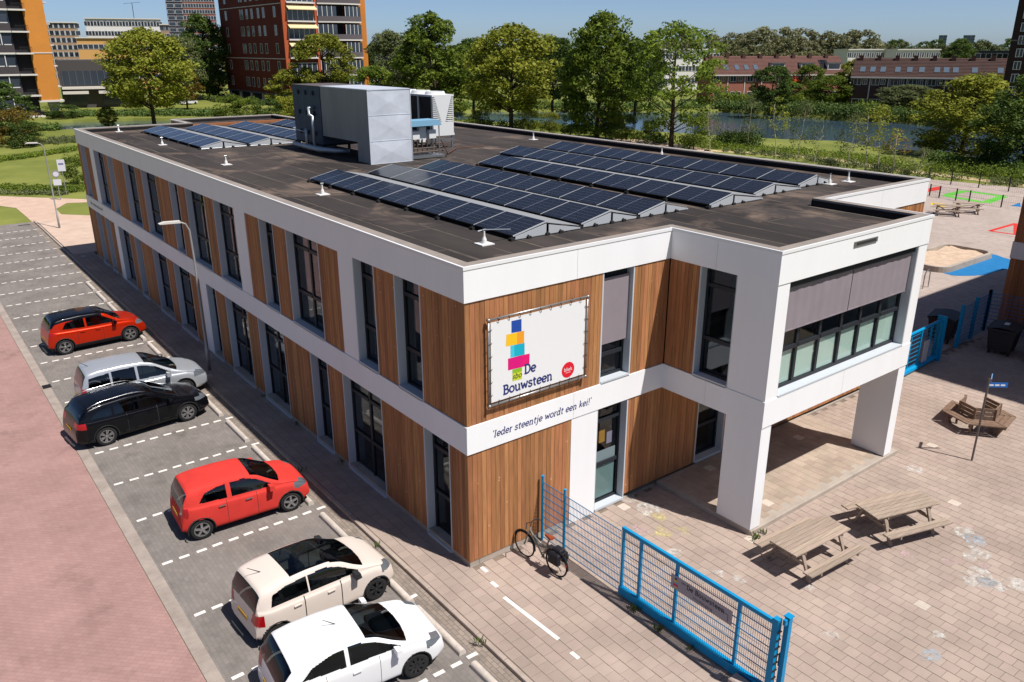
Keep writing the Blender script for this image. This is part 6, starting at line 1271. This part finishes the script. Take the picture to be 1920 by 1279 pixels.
block('long low white building between the trees at centre left', 690, 790, 300, 96, 1, whi, 3, 10, win=(3,1.5), roof=slab_w)
# --- dark brick tower at the top right
t, L_, H_, f_ = block('dark brick tower cut by the right picture edge above the willow', 1893, 1990, 168, -60, 2, mat('dark_tower', lin((64,46,43)), .85), 11, 7, win=(1.1,1.7), panes=2, rows=lambda f,k: k % 2 == 1)
for k in (3,7): MB().box(-.05,L_,-.1,0,k*4.4,k*4.4+.2).build('string_course', mat('sc_grey', lin((120,110,110)), .8), t)
# --- row houses beyond the pond
tile_r = mat('roof_tile', lin((108,76,68)), .85, var=.12, scale=.8); tile_d = mat('roof_tile_dark', lin((82,62,57)), .85, var=.12, scale=.8); hbr = mat('house_brick', lin((174,112,94)), .85, var=.1); hb_shade = mat('house_brick_shaded', lin((86,62,66)), .85, var=.1)  # the darker brick carries the shade on the second row's fronts
gut = mat('gutter_white', lin((226,222,218)), .6)
def row(label, px0, px1, d0, d1, yeave, yridge, rm, wm_, nh, skyl, dorm):
    a, b = dp(px0, d0), dp(px1, d1); ang = math.atan2(b.y-a.y, b.x-a.x); L_ = (b-a).length; t = thing('row_houses', label, 'houses', (a.x,a.y,0), ang); mid = (a+b)/2; ze = zat(mid, yeave); back = Vector((-math.sin(ang), math.cos(ang), 0)); zr_ = zat(mid+back*5, yridge); dpth = 10
    MB().box(0,L_,0,dpth,0,ze).build('wall', wm_, t)
    rf = MB().extr([(-.5,ze-.15),(dpth/2,zr_),(dpth+.5,ze-.15),(dpth+.5,ze-.4),(dpth/2,zr_-.3),(-.5,ze-.4)], lambda p,e: (-.3 if e == 0 else L_+.3, p[0], p[1])).build('roof', rm, t)
    nt_ = 14
    for k in range(1, nt_): y = -.5+(dpth/2+.5)*k/nt_; z = ze-.15+(zr_-ze+.15)*k/nt_; MB().box(-.3,L_+.3,y-.06,y+.02,z-.02,z+.05).build('tile_course', rm, rf)
    MB().box(-.3,L_+.3,-.65,-.5,ze-.35,ze-.1).build('gutter', gut, t); hw_ = L_/nh; sl = (zr_-ze+.15)/(dpth/2+.5)
    for i in range(nh):
        x = i*hw_
        for (u, w_, z0_, h_) in ((.3,1.5,ze-1.7,1.25),(.72,.9,ze-1.6,1.0),(.5,2.6,.5,1.8)):
            q = MB().box(x+u*hw_-w_/2,x+u*hw_+w_/2,-.08,.02,z0_,z0_+.1).box(x+u*hw_-w_/2,x+u*hw_+w_/2,-.08,.02,z0_+h_,z0_+h_+.1)
            for j in range(3): xx = x+u*hw_-w_/2+(w_-.1)*j/2; q.box(xx,xx+.1,-.075,.02,z0_+.1,z0_+h_)
            o = q.build('window', win_w, t); MB().box(x+u*hw_-w_/2+.03,x+u*hw_+w_/2-.03,-.03,-.01,z0_+.05,z0_+h_).build('pane', win_d, o)
        MB().box(x-.1,x+.1,-.1,0,0,ze-.4).build('downpipe', gut, t) if i else None
        q = MB().box(x+.5,x+1.3,dpth/2-.8,dpth/2-.2,zr_-.8,zr_+.5); q.build('chimney', mat('chimney', lin((92,64,58)), .9), rf)
    for u in skyl:
        y = 1.6; z = ze-.15+sl*(y+.5); MB().add([(u*L_-.5,y-.7,z-.7*sl+.12),(u*L_+.5,y-.7,z-.7*sl+.12),(u*L_+.5,y+.7,z+.7*sl+.12),(u*L_-.5,y+.7,z+.7*sl+.12)], [(0,1,2,3)]).build('skylight', mat('skylight', lin((96,110,124)), .1, .1), rf)
    for u in dorm:
        y0 = .9; z = ze-.15+sl*(y0+.5); MB().box(u*L_-1.6,u*L_+1.6,y0,y0+3,z,z+1.5).build('dormer', gut, rf); MB().box(u*L_-1.4,u*L_+1.4,y0-.03,y0,z+.25,z+1.25).build('dormer_window', win_d, rf); MB().box(u*L_-1.7,u*L_+1.7,y0-.15,y0+3,z+1.5,z+1.62).build('dormer_roof', mat('dormer_top', lin((90,90,94)), .8), rf)
    return t, L_, ze, zr_
t, L_, ze, zr_ = row('row of pinkish brick houses with dormers across the pond', 1338, 1592, 205, 218, 139, 105, tile_r, hbr, 8, (.12,.2,.27,.34), (.5,.72,.92)); row('row of houses with shade-darkened brick fronts and skylights across the pond', 1606, 1898, 186, 186, 144.5, 109, tile_d, hb_shade, 8, (.06,.13,.2,.3,.38,.46,.56,.62,.68,.8,.96), ())
MB().box(L_*.6,L_*.6+1.6,-1.5,-.1,ze-2.2,ze-1.2).build('awning', mat('awning_orange', lin((232,92,40)), .8), t)
for i in range(3):
    for j in range(2): u = .83+i*.018; y = 1.1+j*1.4; z = ze+(zr_-ze)/5.3*(y+.2); MB().add([(u*L_,y,z+.15),(u*L_+.95,y,z+.15),(u*L_+.95,y+1.3,z+1.3*(zr_-ze)/5.3+.15),(u*L_,y+1.3,z+1.3*(zr_-ze)/5.3+.15)], [(0,1,2,3)]).build('roof_solar_panel', cells, t)
# parked cars far behind at the pavilion
def far_car(label, x, y, c, rz):
    p = gp(x, y); t = thing('distant_car', label, 'car', (p.x,p.y,0), rz, 'cars parked by the pavilion'); m_ = mat('fc_%d_%d' % (c[0],c[2]), lin(c), .3, coat=.6)
    MB().extr([(-2,.3),(2,.3),(2,.75),(1.1,.9),(.5,1.4),(-1.2,1.42),(-1.9,.95)], lambda p_,e: (p_[0], -.85 if e == 0 else .85, p_[1])).build('body', m_, t); MB().extr([(.98,.92),(.48,1.34),(-1.15,1.36),(-1.6,.95)], lambda p_,e: (p_[0], -.87 if e == 0 else .87, p_[1])).build('windows', cglass, t)
    for sx in (-1.25,1.25):
        for sy in (-.8,.8): MB().lathe([(0,-.1),(.31,-.1),(.31,.1),(0,.1)], 12, 'y', (sx,sy,.31)).build('wheel', tyre_m, t)
far_car('dark blue car, leftmost by the grey pavilion', 140, 199, (40,50,74), R(0)); far_car('silver car beside the reddish shrub at the pavilion', 160, 199, (150,150,156), R(60)); far_car('white car beside the reddish shrub at the pavilion', 187, 200, (220,220,220), R(50)); far_car('white car parked between the trees left of the red tower', 354, 196, (228,228,232), R(30)); far_car('dark car at the foot of the red tower', 410, 190, (48,52,66), R(20))
far_car('white car on the far bank behind the golden-green tree', 1858, 196, (226,226,226), R(-30))
